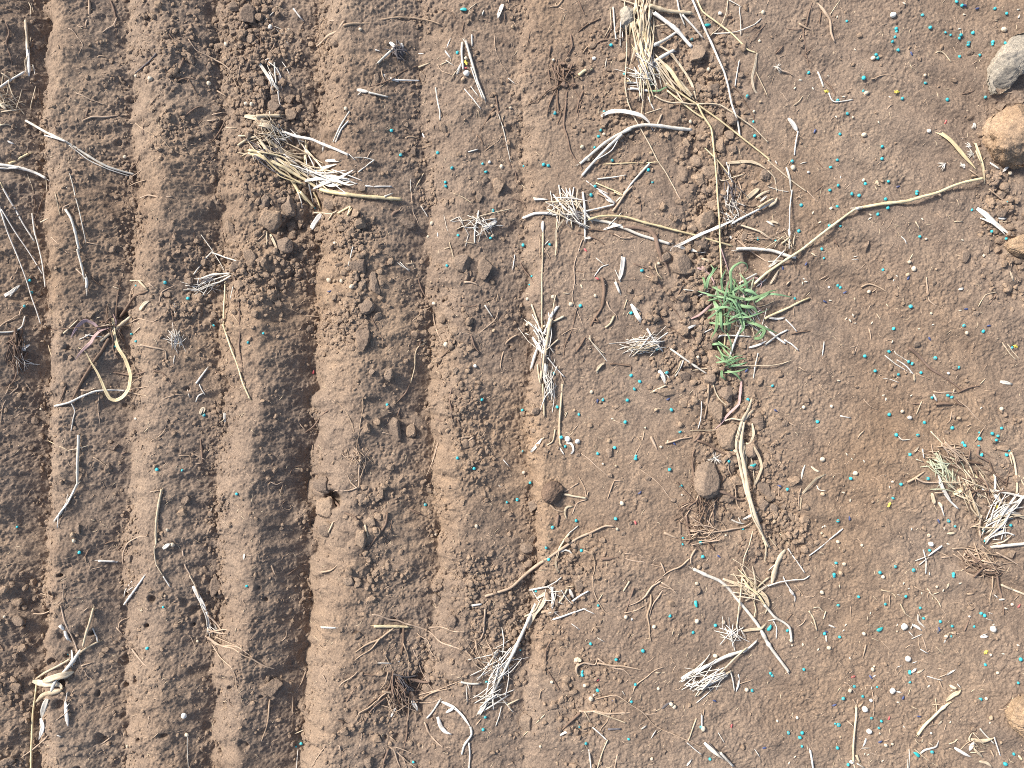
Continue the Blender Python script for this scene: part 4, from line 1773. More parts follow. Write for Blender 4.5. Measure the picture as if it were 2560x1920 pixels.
l 16 1440 1270 1500 1380 1560 1440 1620 1490
#LITTER
w 22 2120 700 2090 840 2050 930
w 18 2070 690 2030 860 2010 900
w 18 2110 640 2000 780
F w 14 26 2080 740 120 160 -50 40 120 300
F w 14 16 2060 1050 110 110 -40 50 100 260
F l 10 16 2000 700 140 160 45 50 100 300
#
l 14 125 1070 110 1220 80 1320 50 1440
l 10 430 800 400 920 330 1030
l 12 330 1040 310 1200 320 1310
w 12 320 1490 305 1680
t 12 335 1385 430 1340
l 8 540 590 590 640 640 645
l 8 240 575 270 530 275 470
r 14 780 1250 700 1210
l 10 600 1480 540 1560 470 1650
l 12 1140 1450 1200 1510 1250 1659
l 12 1200 1500 1270 1570 1310 1680
l 12 1200 1500 1320 1530 1390 1560
l 12 1290 1540 1340 1590 1410 1620
r 18 1140 1490 1110 1600 1105 1680
l 10 1160 1380 1220 1440
l 10 720 1460 735 1530
l 10 890 1490 920 1400 925 1330
r 8 400 210 500 175
@32
w 40 1570 -60 1690 0 1790 40 1870 100 1950 200 2040 310 2130 430 2212 580 2320 735 2390 830 | long thick white straw slanting down past the dry leaves
#BIGSTICK
w 40 1465 890 1540 840 1680 780 1840 700 2000 650
w 26 1990 655 2060 610 2115 560
t 20 1600 1030 1700 940 1800 840 1920 720 2030 620
t 30 1600 980 1700 920 1890 820
F w 15 18 1690 890 120 80 -35 24 120 360
F w 10 14 1640 900 100 70 -10 40 80 200
#
w 16 1890 820 1910 900 1920 990
w 20f 1960 850 1960 920 1930 1000
w 12 1690 940 1720 1000
l 10 1970 920 2050 910 2110 880
#DRYLEAVES
t 30f 1820 30 1950 80 2070 150 2170 220
t 44f 2010 0 2100 90 2180 170 2210 250 2180 330
t 20 1990 0 1970 200 1950 400 1940 480
t 24f 2000 190 2100 120 2212 30
t 20 2212 0 2100 100
t 16 2090 200 2110 290 2100 360
t 30f 1990 480 2080 460 2150 450 2195 400
F t 16 14 2060 120 100 110 45 60 120 300
F w 12 20 1900 500 70 60 60 70 80 200
F y 20 5 2100 110 80 80 45 20 160 300
#
w 22 355 375 500 320 630 280 | straight white straw lying aslant just right of the litter patch
w 14 630 280 720 325
#LITTERFAN
w 22 155 125 300 95 360 100
t 36f 210 190 300 150 260 250 200 330 140 460
t 20 110 355 200 300 250 200
w 30f 340 100 355 200 340 320
t 24 480 110 430 200 380 240
w 30f 480 120 520 200
w 22 520 210 590 160 655 120
w 14 310 85 380 50 430 10
l 20 250 285 380 270
w 14 310 320 400 310
t 14 460 90 540 80
F w 12 10 350 190 120 80 30 70 80 200
#
l 10 690 0 710 130 740 230 800 320 890 350
t 12 800 160 750 230
t 20 1015 45 960 130
l 16 1290 50 1210 90 1150 170 1080 220 1010 250
r 14 1060 110 1020 210 970 330
l 16 1290 55 1360 100 1415 160
l 14 1370 0 1310 110 1230 220 1190 350
l 16 1195 160 1190 260 1170 350 1180 480 1205 565
l 14 970 330 1080 290 1150 255
l 10 1270 115 1340 125 1400 150
l 10 1230 60 1290 0
r 14 345 540 290 650 290 760 340 860 420 985 | dark root bent like an elbow on the flat soil near the bottom
l 12 690 490 720 440 790 435
w 12 530 390 600 445
w 10 735 535 800 570
t 12 1395 455 1380 520
#KNOBROOT
B t 570 725 32
l 24 560 740 535 790 530 850
l 14 560 770 620 750 720 770 745 710
l 14 745 710 830 760 900 800 960 810 1020 860
l 16 740 740 860 775 960 780 1120 815
#
l 12 1010 1090 1050 970 1120 900 1200 830 1310 790
l 11 720 1075 800 1040 890 1035 980 1070 1060 1130 1150 1200 1230 1290 1330 1350 1500 1415 1600 1460 1690 1485 | very long thin tan root trailing down to the split grey stick
l 16 580 1170 700 1170 800 1190 940 1190 1100 1185 1250 1190
r 20 580 1170 500 1250 430 1330
t 16 740 1110 790 1200
t 18 700 1170 850 1220 985 1265
l 10 850 1150 830 1250 780 1310 770 1350
w 18 690 1300 760 1360 825 1415
t 16 825 1415 780 1530 730 1680
w 22 665 1500 675 1590 680 1680
l 8 640 1460 650 1500
k 24 830 1275 940 1275
w 16f 1125 1340 1175 1310
w 12 1250 1330 1205 1410
l 14 910 1540 895 1680
#SPLITSTICK
w 40f 1670 1430 1740 1490 1810 1540 1870 1600
w 30 1800 1530 1860 1590 1910 1640
k 14 1700 1440 1780 1530 1850 1600
#
t 16 1590 1225 1550 1320 1515 1430
w 24 1630 1205 1635 1300
l 9 1655 1150 1650 1220
w 14 1510 1440 1570 1490 1640 1540
w 20f 1510 1640 1550 1580
t 20 -40 1120 0 1100 70 1070
w 14 2090 1500 2140 1570
w 10 1770 1360 1830 1450
t 14 210 1280 295 1200
t 12 90 1380 150 1330
l 10 235 1060 250 1000 290 980
k 30f 1290 1140 1380 1065
w 24f 410 1370 470 1340 520 1350
t 14f 1240 845 1290 840
w 10 945 1000 970 1035
@U0
w 20 0 105 120 60 250 40 360 35 415 0
w 16 150 0 180 70 220 130 265 200 262 260
w 34f 215 130 245 165 265 190
l 12 250 270 255 310
l 10 330 200 430 205 470 180
l 10 260 90 310 140 360 190
l 8 520 190 590 225
w 34 -40 290 0 330 70 410 160 460 215 510 230 630 | white hooked straw ending at a cream pellet, beside a turquoise seed
w 20 60 430 100 500 100 620
w 16 0 440 90 425
l 10 290 495 340 470 390 410
r 10 180 440 250 380
t 22 410 345 455 430 480 540
t 12 430 450 460 490
t 16 445 325 500 310 540 350 570 350
t 20 575 350 550 425
l 8 450 360 520 345
w 18f 600 490 670 515
t 12 1030 610 1110 645
l 8 1100 670 1180 740 1245 805
l 12 965 680 960 750 945 820
w 18 575 590 580 650
t 16 710 85 715 120
t 12 985 400 990 440
l 8 1145 180 1140 280 1150 340
l 8 1265 300 1262 410
t 18 1120 140 1210 160 1260 190 1268 220
l 10 1215 190 1210 310
@U1
l 12 190 95 260 140 330 160
t 16 330 155 390 210 430 270 445 315
l 16 300 130 350 180
l 8 325 180 325 260
t 14 365 165 410 150 430 145
t 20f 545 75 520 140
t 10 35 275 80 370 160 430
t 14 40 280 100 380
w 14 18 170 45 185
l 16 700 215 770 218
l 14 960 0 945 100 930 200 940 290
r 20 1005 -20 1015 90 1060 190 1070 290 1075 390 | dark root hanging down from the root nest at the photo's edge
w 20f 1020 215 1085 205
t 34 1040 85 1120 115 1200 145 1290 180 | thick tan straw slanting off the photo's edge below the root nest
w 16 970 185 1010 215
l 8 1220 205 1155 255
w 12 910 355 965 375
w 10 900 400 965 420
w 30f 175 455 230 490 270 525
w 20f 225 370 220 440 260 490 290 520
l 10 200 370 230 400
w 14 165 470 140 530
w 14 130 545 185 605
w 14 155 625 260 575
l 10 210 610 225 680 250 730 320 770
w 16 240 720 320 770
l 10 260 610 300 700 315 745
l 10 80 690 140 665 205 675
w 24f 345 695 400 665 425 650
w 20f 450 650 475 610
w 14 475 650 525 650
t 12 400 700 480 780
l 10 610 740 640 790
w 30f 835 600 915 600
w 12 840 590 905 570
l 10 925 615 975 635
k 24f 410 570 440 500
r 16 675 545 710 490 745 420
t 22f 200 950 240 930 275 905
w 12 160 865 210 845
l 10 420 925 460 930 500 950
l 9 555 535 650 545
w 12 5 905 55 885
@U2
l 10 760 95 800 110 850 180 885 250 890 310 860 360
t 30 880 350 875 440 860 560 850 680 848 780 855 900 868 990 | upright tan straw running off the bottom edge among the turquoise seeds
w 30 425 775 440 850 450 910 465 980 | short white straw at the bottom edge below a row of turquoise seeds
t 10 435 720 440 775
l 10 1030 200 1045 290 1055 370 1052 455
t 12 780 480 850 545
t 10 690 195 720 150
l 8 780 300 810 355
w 28f 980 660 965 710 940 745
w 12 925 755 1020 755
t 34 880 820 910 890
w 20 885 900 960 950
l 10 950 765 1060 820 1170 828
w 14f 1080 130 1115 110
l 16 910 360 960 320
l 8 1130 40 1160 130
l 9 970 165 1040 155
l 10 1150 690 1215 660
@U3
#SPLITSHEATH
y 44f 520 310 580 250 640 220 670 185
y 36 210 615 280 530 380 430 440 370 520 310
#
t 14 400 250 410 350 405 440
t 14 360 395 450 390
w 30f 145 40 190 15 225 -10
w 16 310 40 400 70 460 85
l 10 430 55 500 20 505 -5
l 12 460 80 480 150 520 160
l 12 270 45 310 100 350 140
t 34f 535 125 570 150 605 165
w 14 605 115 640 160
w 18f 0 180 60 190
t 14 155 340 225 375
t 12 145 155 120 235
t 24f 415 520 460 480
l 12 355 485 370 530
l 8 320 520 400 505
l 10 510 525 485 595
t 20 525 715 580 700 615 670
#CROSSPILE
w 22 835 560 880 620 930 670 970 710
t 40f 740 675 860 685 980 665
w 20 980 645 1005 730 1035 830
t 20f 740 600 715 660 725 700
t 14 760 600 830 670 885 730
w 40f 755 790 775 740 795 710
l 10 640 780 710 720 790 690
F t 12 8 800 740 60 50 30 60 60 160
#
w 34f 565 778 650 820 740 865
t 24f 740 800 800 850 830 880
t 34f 830 870 900 890 960 940
l 14 950 770 985 860
w 24f 240 805 290 770 400 745 430 680
t 16 325 700 370 735
t 14 180 765 270 840 350 900 430 950
w 14 130 760 135 870 130 980
w 12 110 860 112 980
t 10 190 655 215 700 250 715
t 20f 260 700 270 660
y 24f 1230 815 1270 870
'''

# ------------------------------------------------------------------ clods and stones
def ico(level):
    t = (1 + 5 ** 0.5) / 2
    v = [(-1, t, 0), (1, t, 0), (-1, -t, 0), (1, -t, 0), (0, -1, t), (0, 1, t), (0, -1, -t), (0, 1, -t), (t, 0, -1), (t, 0, 1), (-t, 0, -1), (-t, 0, 1)]
    f = [(0, 11, 5), (0, 5, 1), (0, 1, 7), (0, 7, 10), (0, 10, 11), (1, 5, 9), (5, 11, 4), (11, 10, 2), (10, 7, 6), (7, 1, 8),
         (3, 9, 4), (3, 4, 2), (3, 2, 6), (3, 6, 8), (3, 8, 9), (4, 9, 5), (2, 4, 11), (6, 2, 10), (8, 6, 7), (9, 8, 1)]
    v = [np.array(p) / np.linalg.norm(p) for p in v]
    for _ in range(level):
        mid, nf = {}, []
        def m(a, b):
            k = (min(a, b), max(a, b))
            if k not in mid:
                p = v[a] + v[b]
                v.append(p / np.linalg.norm(p))
                mid[k] = len(v) - 1
            return mid[k]
        for a, b, c in f:
            x, y, z = m(a, b), m(b, c), m(c, a)
            nf += [(a, x, z), (b, y, x), (c, z, y), (x, y, z)]
        f = nf
    return np.array(v), np.array(f)
ICO = {k: ico(k) for k in (1, 2, 3, 4, 5)}

def n3(P, seed, scale):
    """cheap smooth noise on points: sums of sine waves in random directions"""
    r = np.random.default_rng(seed)
    out = np.zeros(len(P))
    for q in range(7):
        d = r.normal(size=3) * scale
        out += np.sin(P @ d + r.uniform(0, 6.28))
    return out / 2.6

def clod_shape(seed, level, planes=9, rough=0.06, cut=(0.5, 0.86)):
    V, F = ICO[level]
    r = np.random.default_rng(seed)
    P = V.copy()
    rad = np.full(len(P), 1.06)
    for q in range(planes):
        d = r.normal(size=3)
        d /= np.linalg.norm(d)
        h = r.uniform(*cut)
        c = np.maximum(P @ d, 1e-6)
        rad = np.minimum(rad, np.where(P @ d > 0.05, h / c, 9))
    up = np.maximum(P[:, 2], 1e-6)                      # a broken, nearly level top
    rad = np.minimum(rad, np.where(P[:, 2] > 0.05, r.uniform(0.62, 0.8) / (up + 0.12 * P[:, 0] * r.uniform(-1, 1)).clip(0.05), 9))
    rad = np.clip(rad, 0.42, 1.02)
    rad = rad * (1 + rough * n3(P, seed + 1, 3.0) + rough * 0.7 * n3(P, seed + 2, 8.0) + rough * 0.5 * n3(P, seed + 3, 17.0) + rough * 0.5 * r.standard_normal(len(P)))
    return P * rad[:, None], F

CLOD_MESH = []
for q in range(16):
    P, F = clod_shape(100 + q, 4, planes=int(rng.integers(7, 12)), rough=0.034)
    CLOD_MESH.append(raw_mesh('soil_clod', P, F, M_CLOD))

ITEMS = []        # things that still need a label: (object, kind words, x, y)
CLODS = []        # (px, py, size) in image pixels

def tile(code):
    if code[0] == 'U':
        q = int(code[1])
        return (1920 + 320 * (q % 2), 1440 + 240 * (q // 2), 1 / 3.966)
    return (640 * int(code[1]), 480 * int(code[0]), 1 / 3.45625)

def bump_occ(x, y, r, z):
    """something of plan radius r with its top at z now lies on the soil"""
    n = int(r / G)
    i, j = int((x + 170) / G), int((y + 170) / G)
    if n < 1 or i - n < 0 or j - n < 0 or i + n + 1 >= NXD or j + n + 1 >= NYD:
        return
    yy, xx = np.mgrid[-n:n + 1, -n:n + 1] * G / r
    top = z - r * 0.9 * (xx * xx + yy * yy)
    sl = (slice(j - n, j + n + 1), slice(i - n, i + n + 1))
    OCC[sl] = np.where(xx * xx + yy * yy <= 1, np.maximum(OCC[sl], top), OCC[sl])

# tile, x, y, radius along, radius across, angle of the long axis (degrees, picture sense), height factor
HAND_CLODS = """
00 2140 130 92 80 60|00 2015 270 40 38 0|00 2105 285 42 36 20|00 2085 385 42 50 0|00 1865 930 46 40 30|00 1640 500 62 45 50|00 2035 60 60 46 10|00 1800 590 34 50 10|00 2170 330 44 40 0|00 1880 400 34 30 0|00 1940 520 44 34 20
01 150 930 66 60 0|01 300 1000 66 54 10|01 400 930 40 36 0|01 482 940 38 44 0|01 40 700 60 50 20|01 290 860 50 50 0|01 400 1020 34 40 0|01 555 1190 36 40 0|01 460 745 30 26 0|01 385 1130 60 34 -10|01 40 900 50 60 0|01 165 850 44 50 0|01 2090 1610 60 66 0|01 1990 1560 40 44 0|01 1440 670 28 48 -10|01 1620 1120 40 60 -30|01 1360 1310 34 46 -20|01 910 1625 40 46 0|01 60 830 40 38 0|01 1040 670 28 40 0
02 1745 800 82 95 20|02 1765 1080 110 120 30|02 1600 470 86 74 10|02 1800 1250 52 70 0|02 1585 1385 72 60 20|02 1690 1470 78 70 0|02 1610 1545 60 50 0|02 1320 820 40 36 0|02 1640 700 34 30 0|02 1910 1000 60 80 20|02 1870 1180 46 50 0|02 1810 590 44 38 0|02 2180 1510 50 50 0|02 950 500 44 36 0|02 800 1060 50 40 0|02 1340 1170 36 34 0|02 1720 520 34 34 0|02 1480 1540 34 30 0|02 1910 1290 40 34 0|02 1660 1640 50 50 0|02 1610 760 34 40 0|02 1960 650 40 30 0
03 2180 880 36 30 0|03 2000 930 46 38 0|03 1835 1165 34 26 -20|03 1810 1235 36 30 0|03 1740 455 30 30 0|03 795 300 26 24 0|03 2200 900 34 30 0|03 1610 690 30 20 20|03 1750 1015 34 20 -10
10 1850 60 34 30 0|10 1880 85 26 26 0|10 780 1060 46 38 0|10 1440 890 36 30 0|10 975 490 42 34 0|10 2060 640 70 60 0|10 2150 560 70 60 20|10 1640 770 36 34 0|10 1720 860 34 34 0|10 2000 330 50 80 -30|10 2050 560 40 40 0
11 110 235 104 115 10|11 292 110 72 100 0|11 255 450 86 74 10|11 320 275 66 62 0|11 905 625 84 78 20|11 1022 790 60 96 -10|11 945 985 82 70 -30|11 1790 600 76 86 20|11 1972 665 72 92 0|11 650 100 62 50 0|11 1300 265 80 44 25|11 910 800 52 56 0|11 1640 100 40 40 0|11 1925 45 34 44 0|11 60 610 40 46 0|11 385 270 34 50 0|11 1700 75 28 28 0|11 905 270 50 56 10|11 1850 1180 28 26 0|11 1720 1550 34 30 0|11 2030 1420 20 26 0|11 860 190 44 40 20|11 70 80 60 60 0|11 870 730 36 40 0|11 1050 1080 34 50 10|11 390 540 44 60 0|11 1000 1555 32 30 0|11 1900 1400 28 26 0|11 1140 1570 44 66 0|11 490 770 30 40 10|11 470 1180 34 40 0|11 920 1290 70 130 0
12 1690 255 112 128 10|12 1455 640 86 100 10|12 1500 990 42 44 0|12 1460 905 46 40 0|12 1745 1440 80 70 30|12 1690 1320 50 52 0|12 1340 565 60 60 0|12 1570 910 40 40 0|12 1640 1180 60 50 0|12 1640 1060 40 40 0|12 1650 440 80 50 10|12 2010 385 50 60 0|12 1560 1020 30 30 0|12 1480 1600 60 50 0|12 1700 1610 60 56 0|12 2060 390 34 40 0|12 1560 310 44 40 0|12 1720 110 70 50 20
13 1915 85 46 42 0|13 2008 180 44 38 0|13 2005 410 40 36 0|13 2150 590 50 28 10|13 1995 105 30 28 0|13 1690 565 40 60 20|13 1890 500 30 32 0|13 2180 690 24 20 0|13 1280 1315 36 26 0|13 1790 1050 30 26 0|13 1420 1310 18 14 0|13 1045 735 26 24 0|13 1610 1520 26 24 0|13 1490 590 26 20 0|13 1430 785 22 26 0|13 2010 25 56 50 0|13 90 1570 40 30 0
20 980 545 40 34 0|20 940 720 30 44 10|20 1580 1105 44 40 0|20 1600 1010 46 44 0|20 680 1250 24 44 0|20 300 310 44 36 0|20 1440 320 20 20 0|20 1230 350 20 20 0|20 1400 1290 30 20 30
21 1158 715 42 30 10|21 920 990 66 44 10|21 990 1185 58 48 0|21 590 860 90 74 20|21 590 1060 96 110 -10|21 1040 1000 40 26 -40|21 1080 930 24 44 -20|21 960 370 44 50 0|21 1500 920 34 28 0|21 2090 1310 36 24 0|21 1040 330 40 34 0|21 620 1250 80 70 20|21 1340 400 50 60 0|21 1200 390 80 110 -10|21 900 1330 50 100 0
22 1870 430 110 126 20|22 1690 820 112 150 10|22 1750 225 74 112 -20|22 1855 85 78 66 10|22 1335 65 92 36 0|22 842 590 32 48 10|22 2170 910 60 100 -30|22 1945 840 70 44 20|22 2060 560 60 70 0|22 1870 980 60 40 0|22 1490 160 44 36 0|22 890 200 34 24 0|22 2100 700 50 50 0|22 190 1040 60 80 30|22 170 1340 36 34 0|22 130 1410 60 50 0|22 850 785 22 24 0|22 1175 812 26 22 0|22 1105 718 18 18 0|22 1390 1000 26 24 0|22 1030 1200 26 28 0|22 1670 1570 30 28 0|22 2160 1050 60 50 0|22 570 610 20 18 0|22 2130 330 60 60 0|22 205 230 34 30 0|22 1070 1010 24 24 0|22 1140 1000 30 22 0|22 960 1290 20 20 0|22 1460 1290 10 10 0|22 730 1420 26 24 0
23 325 1175 62 58 20|23 215 840 60 46 0|23 20 940 46 70 0|23 40 1080 40 44 0|23 130 1060 30 30 0|23 95 630 30 36 0|23 25 565 34 36 0|23 105 790 28 22 0|23 230 1300 34 34 0|23 120 720 26 26 0|23 210 1150 30 26 0|23 1535 420 30 20 0|23 1840 150 34 28 0|23 2020 550 60 34 0|23 260 1440 26 24 0|23 140 340 30 30 0|23 100 290 26 20 0|23 340 135 30 26 0|23 180 1130 30 30 0|23 1605 285 22 20 0|23 2090 1470 46 40 0|23 1240 1370 18 16 0
30 150 220 52 42 0|30 160 390 62 50 0|30 150 620 34 24 0|30 130 690 30 26 0|30 910 640 36 28 0|30 880 680 26 22 0|30 60 1600 60 44 0|30 1020 265 26 22 0|30 980 1180 22 20 0|30 1860 90 60 80 10|30 235 1200 40 30 0|30 190 1250 30 26 0|30 150 960 60 44 10|30 1390 160 26 26 0
31 890 510 44 42 0|31 1690 400 56 66 -20|31 1560 210 46 60 -20|31 2080 400 34 34 0|31 990 195 60 34 -30|31 900 330 40 36 0|31 970 1610 40 50 0|31 1880 170 40 34 0|31 1910 430 30 24 0|31 770 1340 40 36 0|31 130 960 100 80 10|31 670 1390 30 26 0|31 800 40 50 40 0|31 1220 470 40 30 0
32 578 85 44 60 0|32 372 1125 46 38 20|32 130 1260 64 70 0|32 200 165 30 26 0|32 480 1330 44 36 0|32 640 1300 34 30 0|32 1600 130 30 36 0|32 1380 240 40 22 20|32 1440 470 38 30 0|32 430 660 26 24 0|32 600 1075 24 34 0|32 460 280 26 24 0|32 120 290 24 22 0|32 1550 1700 20 20 0|32 280 350 24 24 0|32 630 1375 26 22 0|32 1310 1520 24 20 0|32 640 150 40 30 0
U0 290 450 36 28 30|U0 1065 270 0 0 0|U0 305 175 26 24 0|U2 1065 265 30 34 0|U1 730 265 30 20 0|U1 735 320 34 20 0
"""
for row in HAND_CLODS.strip().splitlines():
    code = row.split()[0]
    for ent in row.split('|'):
        v = ent.split()
        ox, oy, k = tile(v[0])
        X, Y, rx, ry, ang = map(float, v[1:6])
        if rx < 8:
            continue
        CLODS.append((ox + X * k, oy + Y * k, rx * k, ry * k, ang))
# more small clods where the soil is broken, up to about 290 in all
den = np.clip(DEN[dense], 0, 1) ** 1.6
cum = np.cumsum(den.ravel())
hand = np.array([(c[0], c[1], max(c[2], c[3])) for c in CLODS])
n_hand = len(CLODS)
tries = 0
while len(CLODS) < 292 and tries < 20000:
    tries += 1
    q = int(np.searchsorted(cum, rng.random() * cum[-1]))
    j, i = divmod(q, NXD)
    px, py = i * G - 170, j * G - 170
    r = 6.5 * (11.5 / 6.5) ** (rng.random() ** 1.6)
    if not (8 < px < 2552 and 8 < py < 1912) or np.any(np.hypot(hand[:, 0] - px, hand[:, 1] - py) < hand[:, 2] * 0.8 + r):
        continue
    CLODS.append((px, py, r * rng.uniform(0.9, 1.2), r * rng.uniform(0.75, 1.0), rng.uniform(0, 180)))
    hand = np.vstack([hand, (px, py, r)])
for q, (px, py, rx, ry, ang) in enumerate(CLODS):
    x, y, z = on_soil(px, py)
    big = max(rx, ry)
    rz = min(rx, ry) * rng.uniform(0.6, 0.85)
    if big > 14:
        rz = min(rz, 8 + 0.34 * big)
    o = link(bpy.data.objects.new('soil_clod', CLOD_MESH[int(rng.integers(16))]))
    o.location = W(x, y, z + rz * 0.12)
    o.scale = (rx * S * 1.08, ry * S * 1.08, rz * S)
    o.rotation_euler = (rng.uniform(-0.25, 0.25), rng.uniform(-0.25, 0.25), math.radians(-ang) + (0 if q < n_hand else rng.uniform(0, 6.28)))
    bump_occ(x, y, (rx + ry) / 2, z + rz * 0.9)
    size = 'large' if big > 21 else 'medium-sized' if big > 13.5 else 'small' if big > 9 else 'tiny'
    shape = 'elongated' if big > 1.35 * min(rx, ry) else 'rounded'
    tag(o, cat='soil clod', group='loose clods of brown soil')
    ITEMS.append((o, f'{size} {shape} brown soil clod', px, py))

# crumbs too small to count: one mesh
def crumb_field(n, rlo, rhi, power, expo, extra=0):
    V, F = ICO[1]
    shapes = [clod_shape(500 + q, 1, planes=7, rough=0.03)[0] for q in range(24)]
    den = np.clip(DEN[dense], 0, 1) ** expo
    cum = np.cumsum(den.ravel())
    idx = np.searchsorted(cum, rng.random(n) * cum[-1])
    den2 = np.clip(RUB[dense], 0, 1) ** 1.5                     # and bigger ones where the clods lie
    cum2 = np.cumsum(den2.ravel())
    idx = np.concatenate([idx, np.searchsorted(cum2, rng.random(extra) * cum2[-1])])
    verts, faces = [], []
    for q in range(n + extra):
        j, i = divmod(int(idx[q]), NXD)
        x, y = i * G - 170 + rng.random() * G, j * G - 170 + rng.random() * G
        r = rlo * (rhi / rlo) ** (rng.random() ** power) if q < n else 5.0 * (13.0 / 5.0) ** (rng.random() ** 1.5)
        z = float(sample(HD, x, y))
        a = rng.uniform(0, 6.28)
        P = shapes[int(rng.integers(24))] * np.array([rng.uniform(0.85, 1.25), rng.uniform(0.75, 1.0), rng.uniform(0.6, 0.9)]) * r
        c, s = math.cos(a), math.sin(a)
        P = np.stack([P[:, 0] * c - P[:, 1] * s, P[:, 0] * s + P[:, 1] * c, P[:, 2]], 1)
        verts.append(W(x + P[:, 0], y + P[:, 1], z + r * 0.15 + P[:, 2]))
        faces.append(F + q * len(V))
    me = raw_mesh('soil_crumbs', np.concatenate(verts), np.concatenate(faces), M_CLOD, smooth=False)
    return tag(link(bpy.data.objects.new('soil_crumbs', me)), 'loose crumbs of brown soil in the furrows', None, kind='stuff')
crumb_field(15000, 1.8, 8.0, 1.6, 1.3, extra=1500)

# stones and big clods with an outline of their own (image pixels), height, material
def outlined_stone(name, label, cat, pts, height, mat, seed, sink=0.25, flat=0.55, rough=0.05):
    pts = np.array(pts, float)
    c = pts.mean(0)
    cx, cy, cz = on_soil(c[0], c[1])
    d = pts - c
    ang = np.arctan2(d[:, 1], d[:, 0])
    rad = np.hypot(d[:, 0], d[:, 1])
    o_ = np.argsort(ang)
    ang, rad = ang[o_], rad[o_]
    V, F = ICO[5]
    P = V.copy()
    a = np.arctan2(P[:, 1], P[:, 0])
    R = np.interp(a, np.concatenate([ang[-1:] - 2 * math.pi, ang, ang[:1] + 2 * math.pi]), np.concatenate([rad[-1:], rad, rad[:1]]))
    h = np.hypot(P[:, 0], P[:, 1]) + 1e-9
    prof = (1 - np.abs(P[:, 2]) ** 2.6) ** (1 / 2.6)
    zz = np.sign(P[:, 2]) * (1 - (1 - np.abs(P[:, 2])) ** 1.2)
    r = np.random.default_rng(seed)
    rr = R * prof
    x, y = rr * P[:, 0] / h, rr * P[:, 1] / h
    z = zz * height
    for q in range(9):                                   # broken flat facets
        t = r.uniform(0, 6.283)
        lim = r.uniform(0.55, 0.95) * R.mean()
        sl = r.uniform(0.3, 0.8)
        z = np.where(z > 0, np.minimum(z, height * r.uniform(0.62, 0.95) - (x * math.cos(t) + y * math.sin(t)) * sl * 0.35 - np.maximum(0, (x * math.cos(t) + y * math.sin(t)) - lim * 0.5) * sl), z)
    N = np.stack([x, y, z], 1)
    nn = N / (np.linalg.norm(N, axis=1)[:, None] + 1e-9)
    Q = N / R.mean()
    disp = R.mean() * rough * (n3(Q, seed, 3.5) + 0.7 * n3(Q, seed + 1, 8) + 0.45 * n3(Q, seed + 2, 19) + 0.3 * r.standard_normal(len(Q)))
    N = N + nn * disp[:, None]
    N *= (CH - cz) / CH
    verts = np.stack([N[:, 0] * S, -N[:, 1] * S, N[:, 2] * S], 1)
    me = raw_mesh(name, verts, F[:, ::-1], mat)
    o = link(bpy.data.objects.new(name, me))
    o.location = W(cx, cy, cz + height * (1 - sink) * 0.35)
    bump_occ(cx, cy, R.mean() * 0.8, cz + height)
    return tag(o, label, cat)
def TP(code, *xy):
    ox, oy, k = tile(code)
    return [(ox + xy[q] * k, oy + xy[q + 1] * k) for q in range(0, len(xy), 2)]
outlined_stone('stone', 'long smooth grey-beige stone jutting in from the right edge of the photo', 'stone',
               TP('03', 2140, 315, 2040, 400, 1965, 490, 1905, 590, 1885, 690, 1900, 780, 1925, 822, 1980, 818, 2045, 785, 2110, 690, 2190, 590, 2290, 500, 2340, 400, 2330, 320, 2240, 295), 44, M_GREY, 3, rough=0.025)
outlined_stone('clay_clod', 'big orange-brown clod of clay below the grey-beige stone', 'clay clod',
               TP('03', 2085, 942, 1985, 985, 1900, 1015, 1870, 1090, 1860, 1170, 1885, 1250, 1920, 1325, 1990, 1395, 2060, 1420, 2110, 1445, 2220, 1440, 2340, 1420, 2420, 1300, 2440, 1100, 2360, 960, 2220, 930), 62, M_ORANGE, 7, rough=0.04)
outlined_stone('clay_clod', 'beige clod at the right edge, touching the broad grey-white stem', 'clay clod',
               TP('13', 2120, 395, 2065, 440, 2070, 490, 2120, 530, 2180, 560, 2260, 560, 2330, 500, 2320, 410, 2210, 385), 34, M_BEIGE, 9, rough=0.05)
outlined_stone('clay_clod', 'large crumbling brown clod in the bottom right corner of the photo', 'clay clod',
               TP('U3', 1120, 260, 1080, 380, 1100, 470, 1160, 560, 1230, 640, 1340, 720, 1480, 640, 1500, 400, 1420, 240, 1260, 215), 56, M_BEIGE, 12, rough=0.05)
outlined_stone('stone', 'grey stone half hidden under the dry grass tuft at the top', 'stone',
               TP('02', 935, 95, 975, 60, 1030, 80, 1050, 150, 1045, 230, 1000, 290, 960, 260, 940, 170), 22, M_GREY, 14, rough=0.03)
outlined_stone('stone', 'rounded dark brown stone with a blackish streak at the edge of the flat soil', 'stone',
               TP('22', 285, 870, 340, 840, 410, 850, 440, 900, 432, 960, 395, 1015, 340, 1030, 285, 1010, 255, 960, 262, 910), 26, M_DARKSTONE, 17, rough=0.03)

